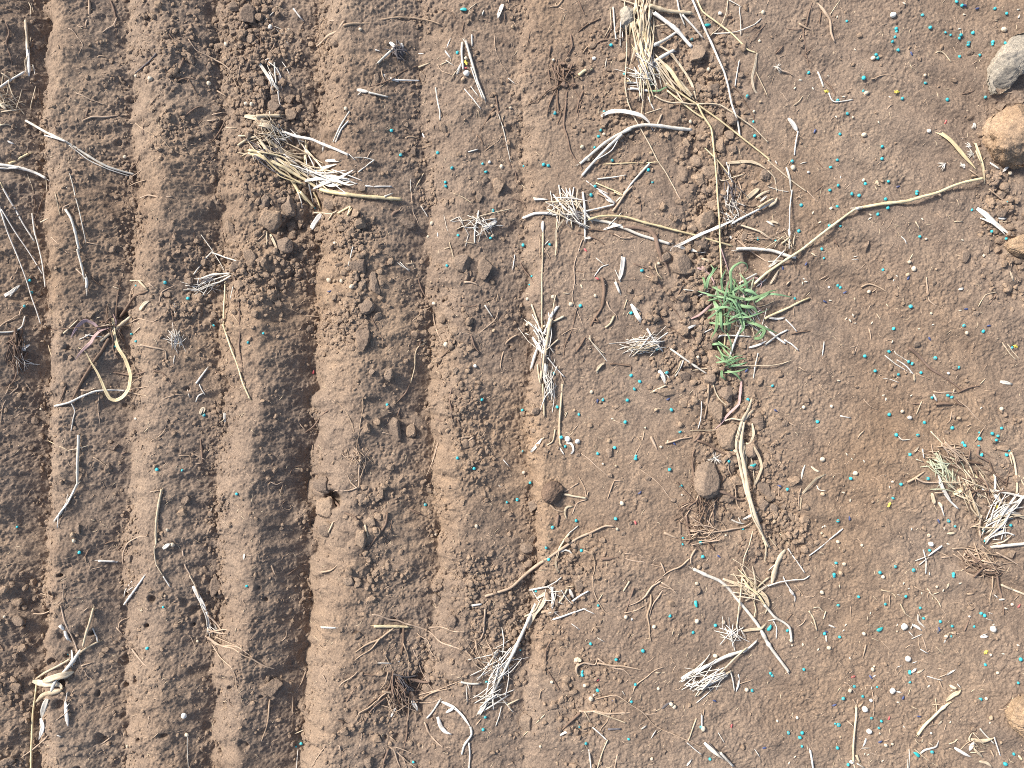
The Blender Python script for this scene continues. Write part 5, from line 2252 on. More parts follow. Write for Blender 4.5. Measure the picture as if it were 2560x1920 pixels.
# ------------------------------------------------------------------ seeds, pellets, husks, leaflets
def pellet_mesh(name, mat, seed, dims, rough=0.04, level=2):
    V, F = ICO[level]
    P = V * (1 + rough * n3(V, seed, 2.2) + rough * 0.5 * n3(V, seed + 1, 6))[:, None] * np.array(dims)
    return raw_mesh(name, P, F, mat)
def husk_mesh(name, mat, seed, thick=0.32, wide=0.4):
    V, F = ICO[2]
    P = V.copy()
    P[:, 0] = np.sign(P[:, 0]) * np.abs(P[:, 0]) ** 0.9
    P[:, 1] *= wide * (1 - 0.35 * P[:, 0])
    P[:, 2] *= thick
    P[:, 2] += 0.1 * (1 - P[:, 0] ** 2)
    P[:, 1] += 0.08 * P[:, 0] ** 2
    return raw_mesh(name, P * (1 + 0.05 * n3(V, seed, 3))[:, None], F, mat)
MS = [pellet_mesh('coated_seed', M_TURQ, 40 + q, (1.0, 0.86 + 0.12 * (q % 2), 0.8)) for q in range(5)]
MC = [pellet_mesh('clay_pellet', M_CREAM, 60 + q, (1.0, 0.9, 0.8), 0.06) for q in range(5)]
MW = [pellet_mesh('clay_pellet', M_WHITE, 70 + q, (1.0, 0.9, 0.8), 0.08) for q in range(4)]
MT = [pellet_mesh('clay_pellet', M_TANP, 80 + q, (1.0, 0.78, 0.7), 0.09) for q in range(4)]
MB_ = [husk_mesh('dyed_grass_seed', M_BLUE, 90 + q) for q in range(3)]
MP_ = [husk_mesh('dyed_grass_seed', M_PINK, 94 + q) for q in range(2)]
ME = [husk_mesh('dyed_grass_seed', M_TEAL, 97 + q, wide=0.45) for q in range(2)]
MH = [husk_mesh('seed_husk', M_HUSK, 101 + q, wide=0.42) for q in range(4)]

def leaflet_mesh(seed):
    r = np.random.default_rng(seed)
    n = 11
    ang = np.linspace(0, 2 * math.pi, n, endpoint=False)
    rad = np.where(np.arange(n) % 2 == 0, 1.0, 0.66) * r.uniform(0.85, 1.1, n)
    top = [(0, 0, 0.22)] + [(rad[q] * math.cos(ang[q]), 0.62 * rad[q] * math.sin(ang[q]), 0.12 * math.sin(3 * ang[q])) for q in range(n)]
    bot = [(x, y, z - 0.10) for x, y, z in top]
    v = top + bot
    f = []
    for q in range(n):
        a, b = 1 + q, 1 + (q + 1) % n
        f += [(0, a, b), (n + 1, n + 1 + b, n + 1 + a), (a, n + 1 + a, n + 1 + b, b)]
    return raw_mesh('yellow_leaflet', v, f, M_LEAFY, smooth=False)
MY = [leaflet_mesh(q) for q in range(3)]

def drop(me, px, py, r, yaw, sink=0.3, tilt=0.2, hz=0.8):
    x, y, _ = on_soil(px, py)
    z = float(np.max(sample(OCC, x + np.array([0, 1, -1, 0, 0]) * r * 0.4, y + np.array([0, 0, 0, 1, -1]) * r * 0.4)))
    z0 = float(sample(HD, x, y))
    z = min(z, z0 + 14)
    x, y = to_plan(px, py, z + r * hz * (1 - sink))
    o = link(bpy.data.objects.new(me.name.split('.')[0], me))
    f = r * S * (CH - z) / CH
    o.scale = (f, f, f)
    o.location = W(x, y, z + r * hz * (1 - 2 * sink))
    o.rotation_euler = (rng.uniform(-tilt, tilt), rng.uniform(-tilt, tilt), yaw)
    return o

SEEDS = []
for ln in DATA_SEEDS.strip().splitlines():
    h, *v = ln.split()
    v = list(map(int, v))
    ox, oy, k = tile(h[1:])
    i = 0
    while i < len(v):
        X, Y = v[i], v[i + 1]
        i += 2
        R = None
        if h[0] in 'SC' and i < len(v) and v[i] <= 34:
            R = v[i]
            i += 1
        SEEDS.append((h[0], ox + X * k, oy + Y * k, (R or {'S': 15.5, 'C': 17}.get(h[0], 15)) * k))
pos = np.array([(s[1], s[2]) for s in SEEDS])
for q, (kd, px, py, r) in enumerate(SEEDS):
    yaw = rng.uniform(0, 6.28)
    if kd == 'S':
        o = drop(MS[int(rng.integers(5))], px, py, r * 0.96, yaw, sink=rng.uniform(0.2, 0.5))
        near = [SEEDS[m][0] for m in np.where((np.hypot(*(pos - (px, py)).T) < 10.5))[0] if m != q]
        d = 'tiny ' if r < 3.4 else 'large ' if r > 5.0 else ''
        word = f'{d}turquoise coated seed' + (' touching another' if 'S' in near else ' touching a pellet' if 'C' in near else '')
        tag(o, cat='coated seed', group='turquoise coated seeds scattered on the soil')
    elif kd == 'C':
        u = rng.random()
        if r > 6.8 or u < 0.08:
            me, word = MW[int(rng.integers(4))], 'white'
        elif u > 0.8:
            me, word = MT[int(rng.integers(4))], 'tan'
        else:
            me, word = MC[int(rng.integers(5))], 'cream'
        o = drop(me, px, py, r * 1.04, yaw)
        word = ('tiny ' if r < 3.6 else 'large ' if r > 5.7 else '') + word + ' rounded pellet'
        tag(o, cat='pellet', group='pale rounded pellets scattered on the soil')
    elif kd in 'BPE':
        me = {'B': MB_, 'P': MP_, 'E': ME}[kd]
        L = {'B': 5.6, 'P': 5.4, 'E': 9.0}[kd]
        o = drop(me[int(rng.integers(len(me)))], px, py, L, yaw, hz=0.35)
        word = {'B': 'dark blue narrow seed', 'P': 'pink narrow seed', 'E': 'long teal-green seed'}[kd]
        tag(o, cat='dyed seed', group={'B': 'dark blue narrow seeds', 'P': 'pink narrow seeds', 'E': 'long teal seeds'}[kd])
    elif kd == 'Y':
        o = drop(MY[int(rng.integers(3))], px, py, 7.5, yaw, sink=0.05, hz=0.25)
        word = 'bright yellow leaf scrap'
        tag(o, cat='leaflet', group='yellow leaf scraps')
    else:
        o = drop(MH[int(rng.integers(4))], px, py, rng.uniform(3.4, 4.6), yaw, hz=0.35)
        word = 'pale pointed seed husk'
        tag(o, cat='seed husk', group='pale seed husks')
    ITEMS.append((o, word, px, py))

# ------------------------------------------------------------------ straw, roots and leaves
def resample(P, step):
    P = np.asarray(P, float)
    if len(P) > 2:
        Q = [P[0]]
        for i in range(len(P) - 1):
            p0, p1, p2, p3 = P[max(i - 1, 0)], P[i], P[i + 1], P[min(i + 2, len(P) - 1)]
            for t in np.linspace(0, 1, 9)[1:]:
                Q.append(0.5 * (2 * p1 + (p2 - p0) * t + (2 * p0 - 5 * p1 + 4 * p2 - p3) * t * t + (3 * p1 - p0 - 3 * p2 + p3) * t ** 3) * 0.6
                         + (p1 + (p2 - p1) * t) * 0.4)
        P = np.array(Q)
    d = np.concatenate([[0], np.cumsum(np.hypot(*np.diff(P, axis=0).T))])
    n = max(4, int(d[-1] / step) + 1)
    s = np.linspace(0, d[-1], n)
    return np.stack([np.interp(s, d, P[:, 0]), np.interp(s, d, P[:, 1])], 1), s

def upper_hull(s, h):
    st = []
    for p in zip(s, h):
        while len(st) >= 2 and (st[-1][0] - st[-2][0]) * (p[1] - st[-2][1]) - (st[-1][1] - st[-2][1]) * (p[0] - st[-2][0]) >= 0:
            st.pop()
        st.append(p)
    st = np.array(st)
    return np.interp(s, st[:, 0], st[:, 1])

def smooth1(h, n):
    if n < 1:
        return h
    k = np.exp(-0.5 * (np.arange(-2 * n, 2 * n + 1) / n) ** 2)
    return np.convolve(np.pad(h, 2 * n, 'edge'), k / k.sum(), 'valid')

def frames(C):
    T = np.gradient(C, axis=0)
    T /= np.linalg.norm(T, axis=1)[:, None] + 1e-12
    up = np.array([0, 0, 1.0])
    B = np.cross(T, up)
    B /= np.linalg.norm(B, axis=1)[:, None] + 1e-9
    N = np.cross(B, T)
    return T, B, N

def tube(C, R, sides, seed, caps=True, fray=0):
    """closed round tube along C (plan pixels, z up) with radii R; returns verts, faces, uv"""
    T, B, N = frames(C)
    n = len(C)
    a = np.linspace(0, 2 * math.pi, sides, endpoint=False)
    ring = C[:, None, :] + R[:, None, None] * (np.cos(a)[None, :, None] * B[:, None, :] + np.sin(a)[None, :, None] * N[:, None, :])
    V = ring.reshape(-1, 3)
    L = np.concatenate([[0], np.cumsum(np.linalg.norm(np.diff(C, axis=0), axis=1))]) * S * 10
    uv = np.stack([np.repeat(L, sides) + seed * 0.37, np.tile(np.abs(a / math.pi - 1), n) + seed * 0.11], 1)
    i = np.arange(n - 1)[:, None] * sides
    j = np.arange(sides)[None, :]
    k = (j + 1) % sides
    F = np.stack([i + j, i + k, i + k + sides, i + j + sides], -1).reshape(-1, 4).tolist()
    if caps:
        F.append(list(range(sides))[::-1])
        F.append(list(range((n - 1) * sides, n * sides)))
    return V, F, uv

def ribbon(C, Wd, seed, fold, twist, thick):
    """leaf strip: a thin folded cross-section of real thickness"""
    T, B, N = frames(C)
    n = len(C)
    r = np.random.default_rng(seed)
    tw = twist * np.sin(np.linspace(0, r.uniform(2, 5), n) + r.uniform(0, 6))
    tw = tw[:, None]
    B2 = B * np.cos(tw) + N * np.sin(tw)
    N2 = N * np.cos(tw) - B * np.sin(tw)
    sec = np.array([(-1, fold, 1), (-0.5, fold * 0.25, 1), (0, -0.1 * fold, 1), (0.5, fold * 0.25, 1), (1, fold, 1)])
    edge = np.array([0.35, 0.8, 1.0, 0.8, 0.35])
    up = C[:, None, :] + Wd[:, None, None] * (sec[None, :, 0:1] * B2[:, None, :] + sec[None, :, 1:2] * N2[:, None, :])
    tk = (thick * edge)[None, :, None] * N2[:, None, :] * np.clip(Wd / Wd.max(), 0.2, 1)[:, None, None]
    ring = np.concatenate([up + tk, (up - tk)[:, ::-1]], 1)
    k = 10
    V = ring.reshape(-1, 3)
    L = np.concatenate([[0], np.cumsum(np.linalg.norm(np.diff(C, axis=0), axis=1))]) * S * 10
    vv = np.concatenate([np.linspace(0, 1, 5), np.linspace(1, 0, 5)])
    uv = np.stack([np.repeat(L, k) + seed * 0.37, np.tile(vv, n) + seed * 0.13], 1)
    i = np.arange(n - 1)[:, None] * k
    j = np.arange(k)[None, :]
    q = (j + 1) % k
    F = np.stack([i + j, i + q, i + q + k, i + j + k], -1).reshape(-1, 4).tolist()
    F.append(list(range(k))[::-1])
    F.append(list(range((n - 1) * k, n * k)))
    return V, F, uv

PART_NAME = {'w': 'bleached_stalk', 'y': 'yellow_stalk', 't': 'tan_stalk', 'l': 'pale_root', 'r': 'dark_root', 'k': 'charred_stalk',
             'p': 'purple_leaf', 'g': 'leaf_blade', 'h': 'pale_green_stalk'}
THING_NAME = {'w': ('bleached_straw', 'straw'), 'y': ('yellow_straw', 'straw'), 't': ('tan_straw', 'straw'), 'l': ('pale_root', 'root'),
              'r': ('dark_root', 'dark root'), 'k': ('charred_straw', 'charred straw'), 'p': ('purple_leaf', 'dry leaf'), 'g': ('leaf_blade', 'leaf'), 'h': ('tan_straw', 'straw')}
SEQ = [0]

def build_stroke(mat, width, pts, flat, in_clump, filler=False, green_lift=False):
    """one straw, root or leaf strip lying on what is already there; pts in image pixels; returns (mesh, centre, words)"""
    SEQ[0] += 1
    seed = SEQ[0]
    r = np.random.default_rng(seed + 4000)
    P, s = resample(pts, 5.0 if len(pts) > 2 else 7.0)
    L = s[-1]
    n = len(P)
    root = mat in 'lr'
    width = width * ((0.6 if mat == 'g' else 0.85 if flat else 0.76) if (not root and width > 3) else 1.1 if root else 0.9 if not root else 1.05)
    rad = width / 2.0
    jit = (1.3 if root else 0.45 if not flat else 0.8) * min(1, L / 40)
    off = smooth1(r.normal(0, 1, n), 3 if root else 5)
    off = off / (off.std() + 1e-6) * jit
    T = np.gradient(P, axis=0)
    T /= np.hypot(T[:, 0], T[:, 1])[:, None] + 1e-9
    P = P + np.stack([-T[:, 1], T[:, 0]], 1) * off[:, None]
    A = OCC
    z = np.zeros(n)
    x, y = P[:, 0], P[:, 1]
    for _ in range(3):
        h0 = sample(HD, x, y)
        h = np.max([sample(A, x + dx, y + dy) for dx, dy in ((0, 0), (rad, 0), (-rad, 0), (0, rad), (0, -rad))], 0)
        h = h0 + np.where(h - h0 > 9, 9 + (h - h0 - 9) * 0.35, h - h0)
        if root:
            z = np.maximum(smooth1(h, 3), h - rad * 0.8) * 0.6 + smooth1(h, 5) * 0.4 + rad * (0.45 + 0.35 * np.sin(s / 40 + seed))
        elif flat:
            z = 0.4 * upper_hull(s, h) + 0.6 * smooth1(h, 3) + rad * 0.25
        else:
            hu = upper_hull(s, smooth1(h, 1))
            z = (0.75 if L > 60 else 0.55) * hu + (0.25 if L > 60 else 0.45) * smooth1(h, 3) + rad * 0.62
        if in_clump and not filler:
            z = z + r.uniform(0, 2.0)
        if flat and mat != 'g':
            z = z + np.sin(np.linspace(0, math.pi, n)) * min(9, L * 0.05) * r.uniform(0.2, 1.0)
        if mat == 'g' and green_lift:
            t = np.linspace(0, 1, n)
            z = z + np.sin(math.pi * np.clip(t * 0.85 + 0.05, 0, 1)) * min(60, L * 0.33) * r.uniform(0.5, 1.0) + 5
        if in_clump and filler and r.random() < 0.5:
            z = z + np.linspace(0, r.uniform(0, 9), n)[::(1 if r.random() < 0.5 else -1)]
        x, y = to_plan(P[:, 0], P[:, 1], z)
    C = np.stack([x, -y, z], 1)
    t = np.linspace(0, 1, n)
    if mat in 'wytlr' and not in_clump and L > 40 and r.random() < 0.55:      # partly buried
        c0 = r.uniform(-0.05, 1.05)
        C[:, 2] -= rad * 1.7 * np.exp(-0.5 * ((t - c0) / r.uniform(0.06, 0.16)) ** 2)
    if flat:
        w = rad * np.clip(np.minimum(0.62 + 1.9 * t, 1) * np.clip((1 - t) * (2.6 if mat != 'g' else 2.0), 0.10, 1) ** 0.75, 0.1, 1)
        if mat in 'wt' and r.random() < 0.5:
            w = rad * np.clip(np.minimum(0.5 + 3 * t, 1) * np.clip(0.3 + (1 - t) * 3, 0.3, 1), 0.3, 1) * (1 + 0.08 * np.sin(s / 9 + seed))
        V, F, uv = ribbon(C, w * 1.02, seed, r.uniform(0.12, 0.4) * (1 if r.random() < 0.75 else -1), 0.25 if mat != 'p' else 0.7, max(0.35, rad * 0.1))
    else:
        if root:
            R = rad * (0.5 + 0.5 * np.clip((1 - t) * 1.7, 0, 1)) * (1 + 0.16 * smooth1(r.normal(0, 1.6, n), 2))
            R[0] *= 0.7
            R[-1] *= 0.5
            R = np.maximum(R, 0.32)
        else:
            R = rad * (1 - 0.16 * t) * (1 + 0.05 * smooth1(r.normal(0, 1.6, n), 2))
            if rad > 2.6 and L > 70:                     # stem joints
                for q in range(int(L / 85) + 1):
                    R = R * (1 + 0.28 * np.exp(-0.5 * ((s - r.uniform(0.08, 0.92) * L) / 3.2) ** 2))
            if rad < 1.7:
                R = R * np.clip(np.minimum(t, 1 - t) * 9 + 0.45, 0.45, 1)
        V, F, uv = tube(C, R, 7 if rad > 2 else 5, seed)
        if rad > 2.3 and mat in 'wyt' and not filler:    # torn fibres at the ends
            for q in range(int(r.integers(2, 5))):
                e = 0 if r.random() < 0.5 else n - 1
                d = (C[0] - C[min(2, n - 1)]) if e == 0 else (C[-1] - C[max(n - 3, 0)])
                d = d / (np.linalg.norm(d) + 1e-9)
                sd_ = np.array([-d[1], d[0], 0])
                st = C[e] - d * rad * r.uniform(0, 4) + sd_ * rad * r.uniform(-0.7, 0.7)
                en = C[e] + d * rad * r.uniform(1.0, 3.4) + sd_ * rad * r.uniform(-1.1, 1.1)
                en[2] -= rad * 0.2
                cc = np.stack([st + (en - st) * u for u in np.linspace(0, 1, 4)])
                v2, f2, u2 = tube(cc, rad * 0.26 * np.array([1.0, 0.9, 0.7, 0.25]), 4, seed + q)
                F += [[i + len(V) for i in ff] for ff in f2]
                V, uv = np.concatenate([V, v2]), np.concatenate([uv, u2])
    # the next ones lie on top of this one
    i, j = ((x + 170) / G).astype(int), ((y + 170) / G).astype(int)
    ok = (i > 2) & (j > 2) & (i < NXD - 3) & (j < NYD - 3)
    nr = 1 if rad < 3 else 2
    top = z + rad * (0.3 if flat else 0.8)
    if mat != 'g':
        for di in range(-nr, nr + 1):
            for dj in range(-nr, nr + 1):
                np.maximum.at(OCC, (j[ok] + dj, i[ok] + di), top[ok])
    chord = math.hypot(P[-1, 0] - P[0, 0], P[-1, 1] - P[0, 1])
    q = chord / (L + 1e-6)
    ln = 'tiny' if L < 30 else 'short' if L < 75 else 'long' if L > 190 else ''
    sh = 'straight' if q > 0.975 else 'curved' if q < 0.9 else 'gently bent'
    wd = 'thick' if width > 6.6 else 'hair-thin' if width < 2.55 else ''
    colw = {'w': 'bleached', 'y': 'yellow', 't': 'tan', 'l': 'pale brown', 'r': 'dark brown', 'k': 'charred', 'p': 'purplish', 'g': 'green', 'h': 'pale green'}[mat]
    noun = 'leaf strip' if flat else 'root' if root else 'straw'
    words = ' '.join(x for x in (ln, sh, wd, colw, noun) if x)
    return (V, F, uv), P.mean(0), words

def make_object(name, geo, mat, parent=None, origin=None):
    V, F, uv = geo
    V = np.stack([(V[:, 0] - 1280) * S, (960 + V[:, 1]) * S, V[:, 2] * S], 1)
    if origin is None:
        c = V.mean(0)
        c[2] = V[:, 2].min()
    else:
        c = np.asarray(origin)
    o = bpy.data.objects.new(name, raw_mesh(name, V - c, F, mat, uv=uv))
    link(o, parent)
    if parent is None:
        o.location = c
    return o

CLUMPS = {   # key: (object name, category, label)
    'EDGESTRIP': ('straw_bundle', 'straw bundle', 'narrow upright bundle of bleached straw at the edge of the first furrow'),
    'EDGETUFT': ('straw_tuft', 'straw tuft', 'tuft of pale straw cut off by the left edge, near the top'),
    'GREYTUFT': ('charred_tuft', 'straw tuft', 'small dark charred tuft with whitish tips on the fourth ridge'),
    'DARKSTUB': ('stubble_stub', 'stubble', 'upright dark and white stubble stub among the clods of the rubble'),
    'STRAWCLUMP': ('straw_clump', 'straw clump', 'big uprooted clump of thick pale straw lying in the furrow among clods'),
    'DRYTUFT': ('grass_tuft', 'grass tuft', 'large dry grass tuft of yellow and white stalks at the top, with two green shoots'),
    'BENTSTRAW': ('bent_straw', 'straw', 'lower of two curved white straws, long, bowed and split along one half'),
    'ROOTCROWN': ('dead_root_clump', 'root clump', 'dead brown root crown with long trailing roots and no leaves'),
    'COIL': ('straw_coil', 'straw coil', 'flattened coil of grey straw beside the third furrow'),
    'CURLTUFT': ('stubble_tuft', 'stubble', 'uprooted stubble with purple leaves and one yellow leaf curled in a loop'),
    'LICHEN': ('fibre_tuft', 'fibre tuft', 'small whitish tangle of fibres on the second ridge'),
    'EDGEROOT': ('root_tuft', 'root tuft', 'dark tangle of roots and white bits in the furrow at the left edge'),
    'WHITETUFT': ('fibre_tuft', 'fibre tuft', 'white tangle of shredded straw with turquoise seeds around it'),
    'STUBBLE': ('stubble_tuft', 'stubble', 'tuft of bleached broken stubble from which a long yellow straw extends'),
    'NODESTRAW': ('jointed_straw', 'straw', 'long jointed white straw running down the first ridge'),
    'FIBRES': ('fibre_tuft', 'fibre tuft', 'flat mat of thin grey fibres with a thick white straw across it'),
    'BUNDLE': ('straw_bundle', 'straw bundle', 'upright bundle of broken straw at the border between furrows and flat soil'),
    'GREENPLANT': ('grass_plant', 'grass plant', 'only living green grass plant, with broad green blades and purplish dry ones'),
    'BENTSTEM': ('bent_straw', 'straw', 'very long yellow stem with a sharp bend, pointing from the plant to the orange clod'),
    'BENTWHITE': ('bent_straw', 'straw', 'bleached straw with a kink and a forked lower end, on the first ridge'),
    'HAIRROOT': ('root_tuft', 'root tuft', 'thin pale spray of rootlets in the fourth ridge'),
    'ROOTMAT': ('root_mat', 'root mat', 'matted brown roots in the crumbly soil beside the dry hanging leaves'),
    'DRYBLADES': ('leaf_bundle', 'leaf bundle', 'long bundle of dry cream leaves trailing down below the green plant'),
    'STRAWHEAP': ('straw_heap', 'straw heap', 'heap of tangled pale straw and roots at the right edge'),
    'ROOTNEST': ('root_nest', 'root nest', 'nest of fine pale roots just under the straw heap'),
    'STARSTRAW': ('straw_star', 'straw', 'few short white straws crossing like a star over a turquoise seed'),
    'ROOTEDSTALK': ('rooted_stalk', 'stalk', 'grey stalk with white wavy roots spreading from its lower end'),
    'FOLDEDPLANT': ('folded_stalk', 'dry plant', 'folded yellow stalk with pale ribbon leaves in the bottom left corner'),
    'ROOTMASS': ('root_mass', 'root mass', 'dark spreading root mass near the bottom with thick black centre'),
    'LITTER': ('straw_litter', 'straw litter', 'patch of grey broken straw litter around the long thick grey straw'),
    'BIGSTICK': ('straw_bundle', 'straw bundle', 'thick jointed white stalk with a fan of straw fibres under it'),
    'DRYLEAVES': ('leaf_bundle', 'leaf bundle', 'spread of dry tan leaves around the lower thick white straw'),
    'LITTERFAN': ('straw_fan', 'straw litter', 'loose fan of folded pale straw over a heap of small clods'),
    'KNOBROOT': ('knobbed_root', 'root', 'forked tan root with a round cream knob at one end'),
    'SPLITSTICK': ('split_stick', 'stick', 'split grey-white stick near the bottom edge, at the end of a long thin root'),
    'SPLITSHEATH': ('split_straw', 'straw', 'yellow-green straw with a split end lying aslant near the bottom right clod'),
    'CROSSPILE': ('straw_pile', 'straw pile', 'small pile of crossed straws and dry leaf beside the bottom right clod'),
    'TANGLE': ('twig_tangle', 'twig tangle', 'wiry tangle of grey twigs, husks and burrs just above the green plant'),
    'BURR': None, 'SPIKELET': None,
}
BURRS = ['spiky pale burr on a short tan stalk near the yellow leaf scrap', 'large spiky brown burr just above the green plant',
         'spiky white burr among the matted brown roots', 'tiny star-shaped pale burr on the second ridge, above a turquoise seed']
SPIKES = ['upper bristly white spikelet touching the straw beside the orange clod', 'lower bristly white spikelet touching the straw beside the orange clod',
          'bristly spikelet beside the middle of the broad flat yellow straw blade', 'bristly spikelet just below the tip of the broad flat yellow straw blade',
          'faint bristly spikelet on the soil just above the broad yellow straw blade', 'tan bristly spikelet on bare soil above the bend of the long yellow stem']

def parse_tail(tok):
    return [float(x) for x in tok]

LANDMARK = []
clump, key = None, None
def finish(c):
    if c is None:
        return
    geo = c['geo']
    P = np.concatenate([g[1][0] for g in geo])
    org = np.array([(P[:, 0].mean() - 1280) * S, (960 + P[:, 1].mean()) * S, P[:, 2].min() * S])
    e = link(bpy.data.objects.new(c['name'], None))
    e.empty_display_size = 0.02
    e.location = org
    tag(e, c['label'], c['cat'])
    for nm, g, mt in geo:
        make_object(nm, g, mt, e, org)
n_burr = n_spike = 0
ox = oy = 0
kk = 1
for ln in DATA_STROKES.strip().splitlines():
    if ln[0] == '@':
        finish(clump)
        clump = None
        ox, oy, kk = tile(ln[1:])
        continue
    if ln[0] == '#':
        finish(clump)
        clump = None
        key = ln[1:].strip()
        if key == 'BURR':
            clump = dict(name='grass_burr', cat='burr', label=BURRS[n_burr], geo=[])
            n_burr += 1
        elif key == 'SPIKELET':
            clump = dict(name='grass_spikelet', cat='spikelet', label=SPIKES[n_spike], geo=[])
            n_spike += 1
        elif key:
            nm, ct, lb = CLUMPS[key]
            clump = dict(name=nm, cat=ct, label=lb, geo=[])
        continue
    body, _, lab = ln.partition('|')
    tok = body.split()
    if tok[0] == 'F':
        mt, w, n, cx, cy, sx, sy, a0, da, l0, l1 = tok[1], *map(float, tok[2:])
        for q in range(int(n)):
            L = rng.uniform(l0, l1) * 1.1
            a = math.radians(a0 + rng.normal() * da * 0.6)
            x, y = cx + rng.normal() * sx * 0.55, cy + rng.normal() * sy * 0.55
            d = np.array([math.cos(a), math.sin(a)])
            nrm = np.array([-d[1], d[0]]) * rng.normal() * L * (0.11 if mt in 'lrhpg' else 0.06)
            P = [(x - d[0] * L / 2, y - d[1] * L / 2), (x + nrm[0], y + nrm[1]), (x + d[0] * L / 2, y + d[1] * L / 2)]
            P = [(ox + a_ * kk, oy + b_ * kk) for a_, b_ in P]
            flat = mt in 'hgp' or (mt in 'wt' and w >= 13 and rng.random() < 0.3)
            g, c, words = build_stroke(mt, max(1.3, w * kk * rng.uniform(0.45, 1.0)), P, flat, True, filler=True, green_lift=(mt == 'g'))
            clump['geo'].append((('dry_leaf' if flat and mt in 'wt' else PART_NAME[mt]), g, MF[mt]))
        continue
    if tok[0] == 'B':
        v = list(map(float, tok[2:]))
        for q in range(0, len(v), 3):
            px, py, r = ox + v[q] * kk, oy + v[q + 1] * kk, v[q + 2] * kk
            x, y, z = on_soil(px, py)
            P, F = clod_shape(900 + q, 3, planes=6, rough=0.08)
            P = P * np.array([r, r * 0.85, r * 0.8])
            clump['geo'].append(('crown_knob', (np.stack([x + P[:, 0], -y + P[:, 1], z + r * 0.3 + P[:, 2]], 1), F.tolist(), P[:, :2] / 20), MF[tok[1]]))
        continue
    if tok[0] == 'H':
        mt, cx, cy, r, n = tok[1], *map(float, tok[2:])
        px, py = ox + cx * kk, oy + cy * kk
        x, y, z = on_soil(px, py)
        VV, FF, UU = [], [], []
        base = 0
        fan = key == 'SPIKELET'
        a00 = rng.uniform(0, 6.28)
        for q in range(int(n)):
            a = (a00 + rng.normal() * 0.45) if fan else rng.uniform(0, 6.28)
            el = rng.uniform(0.05, 0.5) if fan else rng.uniform(0.0, 1.0)
            L = r * kk * rng.uniform(0.8, 1.5)
            d = np.array([math.cos(a) * math.cos(el), math.sin(a) * math.cos(el), math.sin(el)])
            cc = np.array([x, -y, z + 2.0]) + np.outer(np.linspace(0.03, 1, 5), d * L)
            cc[:, 2] -= np.linspace(0, 1, 5) ** 2 * L * 0.3
            v2, f2, u2 = tube(cc, np.array([1.0, 0.95, 0.75, 0.5, 0.2]) * (1.3 if fan else 0.85), 4, q)
            FF += [[i + base for i in ff] for ff in f2]
            base += len(v2)
            VV.append(v2)
            UU.append(u2)
        clump['geo'].append(('bristles', (np.concatenate(VV), FF, np.concatenate(UU)), MF[mt]))
        P, F = ICO[2]
        P = P * np.array([3.2, 2.2, 2.0]) * (1 if fan else 1.2)
        clump['geo'].append(('burr_core', (np.stack([x + P[:, 0], -y + P[:, 1], z + 1.6 + P[:, 2]], 1), F.tolist(), P[:, :2] / 20), MF[mt]))
        continue
    mt = tok[0]
    flat = tok[1].endswith('f')
    w = float(tok[1].rstrip('f')) * kk
    v = list(map(float, tok[2:]))
    P = [(ox + v[q] * kk, oy + v[q + 1] * kk) for q in range(0, len(v), 2)]
    g, c, words = build_stroke(mt, max(w, 1.5), P, flat, clump is not None, green_lift=(key == 'GREENPLANT' and mt in 'gp'))
    if clump is not None:
        nm = 'dry_leaf' if flat and mt in 'wyt' else PART_NAME[mt]
        clump['geo'].append((nm, g, MF[mt]))
    else:
        nm, ct = THING_NAME[mt]
        if flat and mt in 'wytrk':
            nm, ct = 'leaf_strip', 'leaf strip'
        o = make_object(nm, g, MF[mt])
        tag(o, lab.strip() or None, ct)
        if not lab.strip():
            ITEMS.append((o, words, float(c[0]), float(c[1])))
finish(clump)

# fine chaff, rootlets and splinters nobody could count: one mesh
def chaff(n):
    VV, FF, UU = [], [], []
    base = 0
    for q in range(n):
        px = rng.uniform(-100, 2660)
        py = rng.uniform(-100, 2020)
        L = 5 * (24 / 5) ** (rng.random() ** 1.5)
        a = rng.uniform(0, math.pi)
        bend = rng.normal() * 0.5
        t = np.linspace(-0.5, 0.5, 4)
        x = px + np.cos(a + bend * t) * t * L
        y = py + np.sin(a + bend * t) * t * L
        z = smooth1(sample(HD, x, y), 1) + 0.4
        z = np.maximum(z, sample(HD, x, y) + 0.1)
        C = np.stack([x, -y, z], 1)
        v2, f2, u2 = tube(C, np.array([0.55, 1, 1, 0.5]) * rng.uniform(0.4, 1.0), 4, q)
        FF.append(np.array([f for f in f2 if len(f) == 4]) + base)
        base += len(v2)
        VV.append(v2)
        UU.append(u2)
    V = np.concatenate(VV)
    V = np.stack([(V[:, 0] - 1280) * S, (960 + V[:, 1]) * S, V[:, 2] * S], 1)
    return V, np.concatenate(FF), np.concatenate(UU)
for nm, n, mt, lb in (('straw_chaff', 1500, 't', 'tiny splinters of straw strewn over the soil'), ('root_hairs', 3400, 'l', 'hair-fine rootlets strewn over the soil')):
    V, F, U = chaff(n)
    tag(link(bpy.data.objects.new(nm, raw_mesh(nm, V, F, MF[mt], uv=U))), lb, None, kind='stuff')

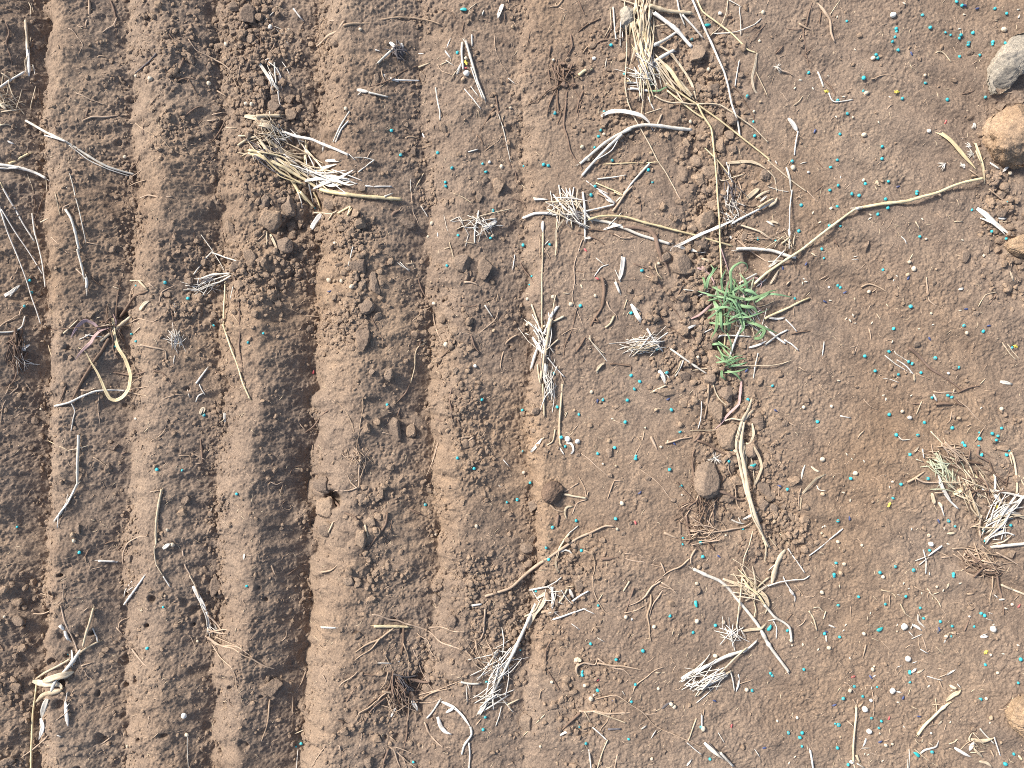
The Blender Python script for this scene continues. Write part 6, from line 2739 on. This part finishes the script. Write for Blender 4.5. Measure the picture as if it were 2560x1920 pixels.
# ------------------------------------------------------------------ labels: what each small thing is nearest to
LM = [(720, 390, 'the big straw clump'), (1620, 150, 'the dry grass tuft'), (1830, 760, 'the green grass plant'), (2505, 160, 'the grey-beige stone'),
      (2510, 345, 'the orange clod'), (2545, 620, 'the beige edge clod'), (2540, 1790, 'the bottom corner clod'), (1410, 680, 'the dead root crown'),
      (1400, 175, 'the dead root crown'), (530, 695, 'the grey straw coil'), (280, 825, 'the loop-leaved stubble'), (440, 850, 'the whitish fibre tangle'),
      (1195, 565, 'the shredded white tangle'), (1440, 515, 'the bleached stubble tuft'), (1607, 862, 'the grey fibre mat'), (1355, 845, 'the upright straw bundle'),
      (1420, 340, 'the bowed split straw'), (890, 1150, 'the rootlet spray'), (1755, 1280, 'the matted brown roots'), (1868, 1180, 'the dry hanging leaves'),
      (2455, 1230, 'the straw heap'), (2460, 1405, 'the root nest'), (2310, 1395, 'the star of straws'), (530, 1580, 'the wavy-rooted stalk'),
      (125, 1690, 'the folded yellow stalk'), (1010, 1715, 'the dark root mass'), (1235, 1660, 'the straw litter patch'), (1780, 1690, 'the thick jointed stalk'),
      (1890, 1500, 'the spread dry leaves'), (1395, 1500, 'the folded straw fan'), (1450, 1655, 'the knobbed forked root'), (1800, 1880, 'the split grey stick'),
      (2340, 1780, 'the split-ended yellow straw'), (2450, 1860, 'the crossed straw pile'), (1378, 1230, 'the dark brown stone'), (1000, 125, 'the charred tuft'),
      (690, 190, 'the dark stubble stub'), (180, 1230, 'the forked kinked straw'), (75, 110, 'the bundle by the first furrow'), (25, 250, 'the edge straw tuft'),
      (45, 880, 'the edge root tangle'), (2145, 520, 'the bend of the yellow stem'), (2065, 228, 'the yellow leaf scrap by a twig'), (1786, 665, 'the brown burr'),
      (2224, 1262, 'the lone yellow leaf scrap'), (185, 640, 'the jointed white straw'), (780, 1275, 'the bridging dark stick'), (830, 1570, 'the pointed yellow straw')]
LM = [m for m in LM if m[:2] != (1410, 680)]
ORD = ['', 'second ', 'third ', 'fourth ', 'fifth ', 'sixth ', 'seventh ', 'eighth ', 'ninth ', 'tenth ', 'eleventh ', 'twelfth ', 'thirteenth ', 'fourteenth ']
table = {}
for q, (o, words, px, py) in enumerate(ITEMS):
    for m, (lx, ly, ph) in enumerate(LM):
        dx, dy = px - lx, py - ly
        sec = ('right of' if dx > 0 else 'left of') if abs(dx) > abs(dy) else ('below' if dy > 0 else 'above')
        table.setdefault((words, m, sec), []).append((math.hypot(dx, dy), q, max(abs(dx), abs(dy)) / (math.hypot(dx, dy) + 1e-6)))
best = {}
for (words, m, sec), rows in table.items():
    rows.sort()
    for rank, (d, q, straight) in enumerate(rows[:14]):
        score = rank * 55 + d + (1 - straight) * 160
        text = f'{words}, {ORD[rank]}nearest {sec} {LM[m][2]}'
        if len(text.split()) <= 16 and (q not in best or score < best[q][0]):
            best[q] = (score, text)
for q, (o, words, px, py) in enumerate(ITEMS):
    o['label'] = best[q][1]
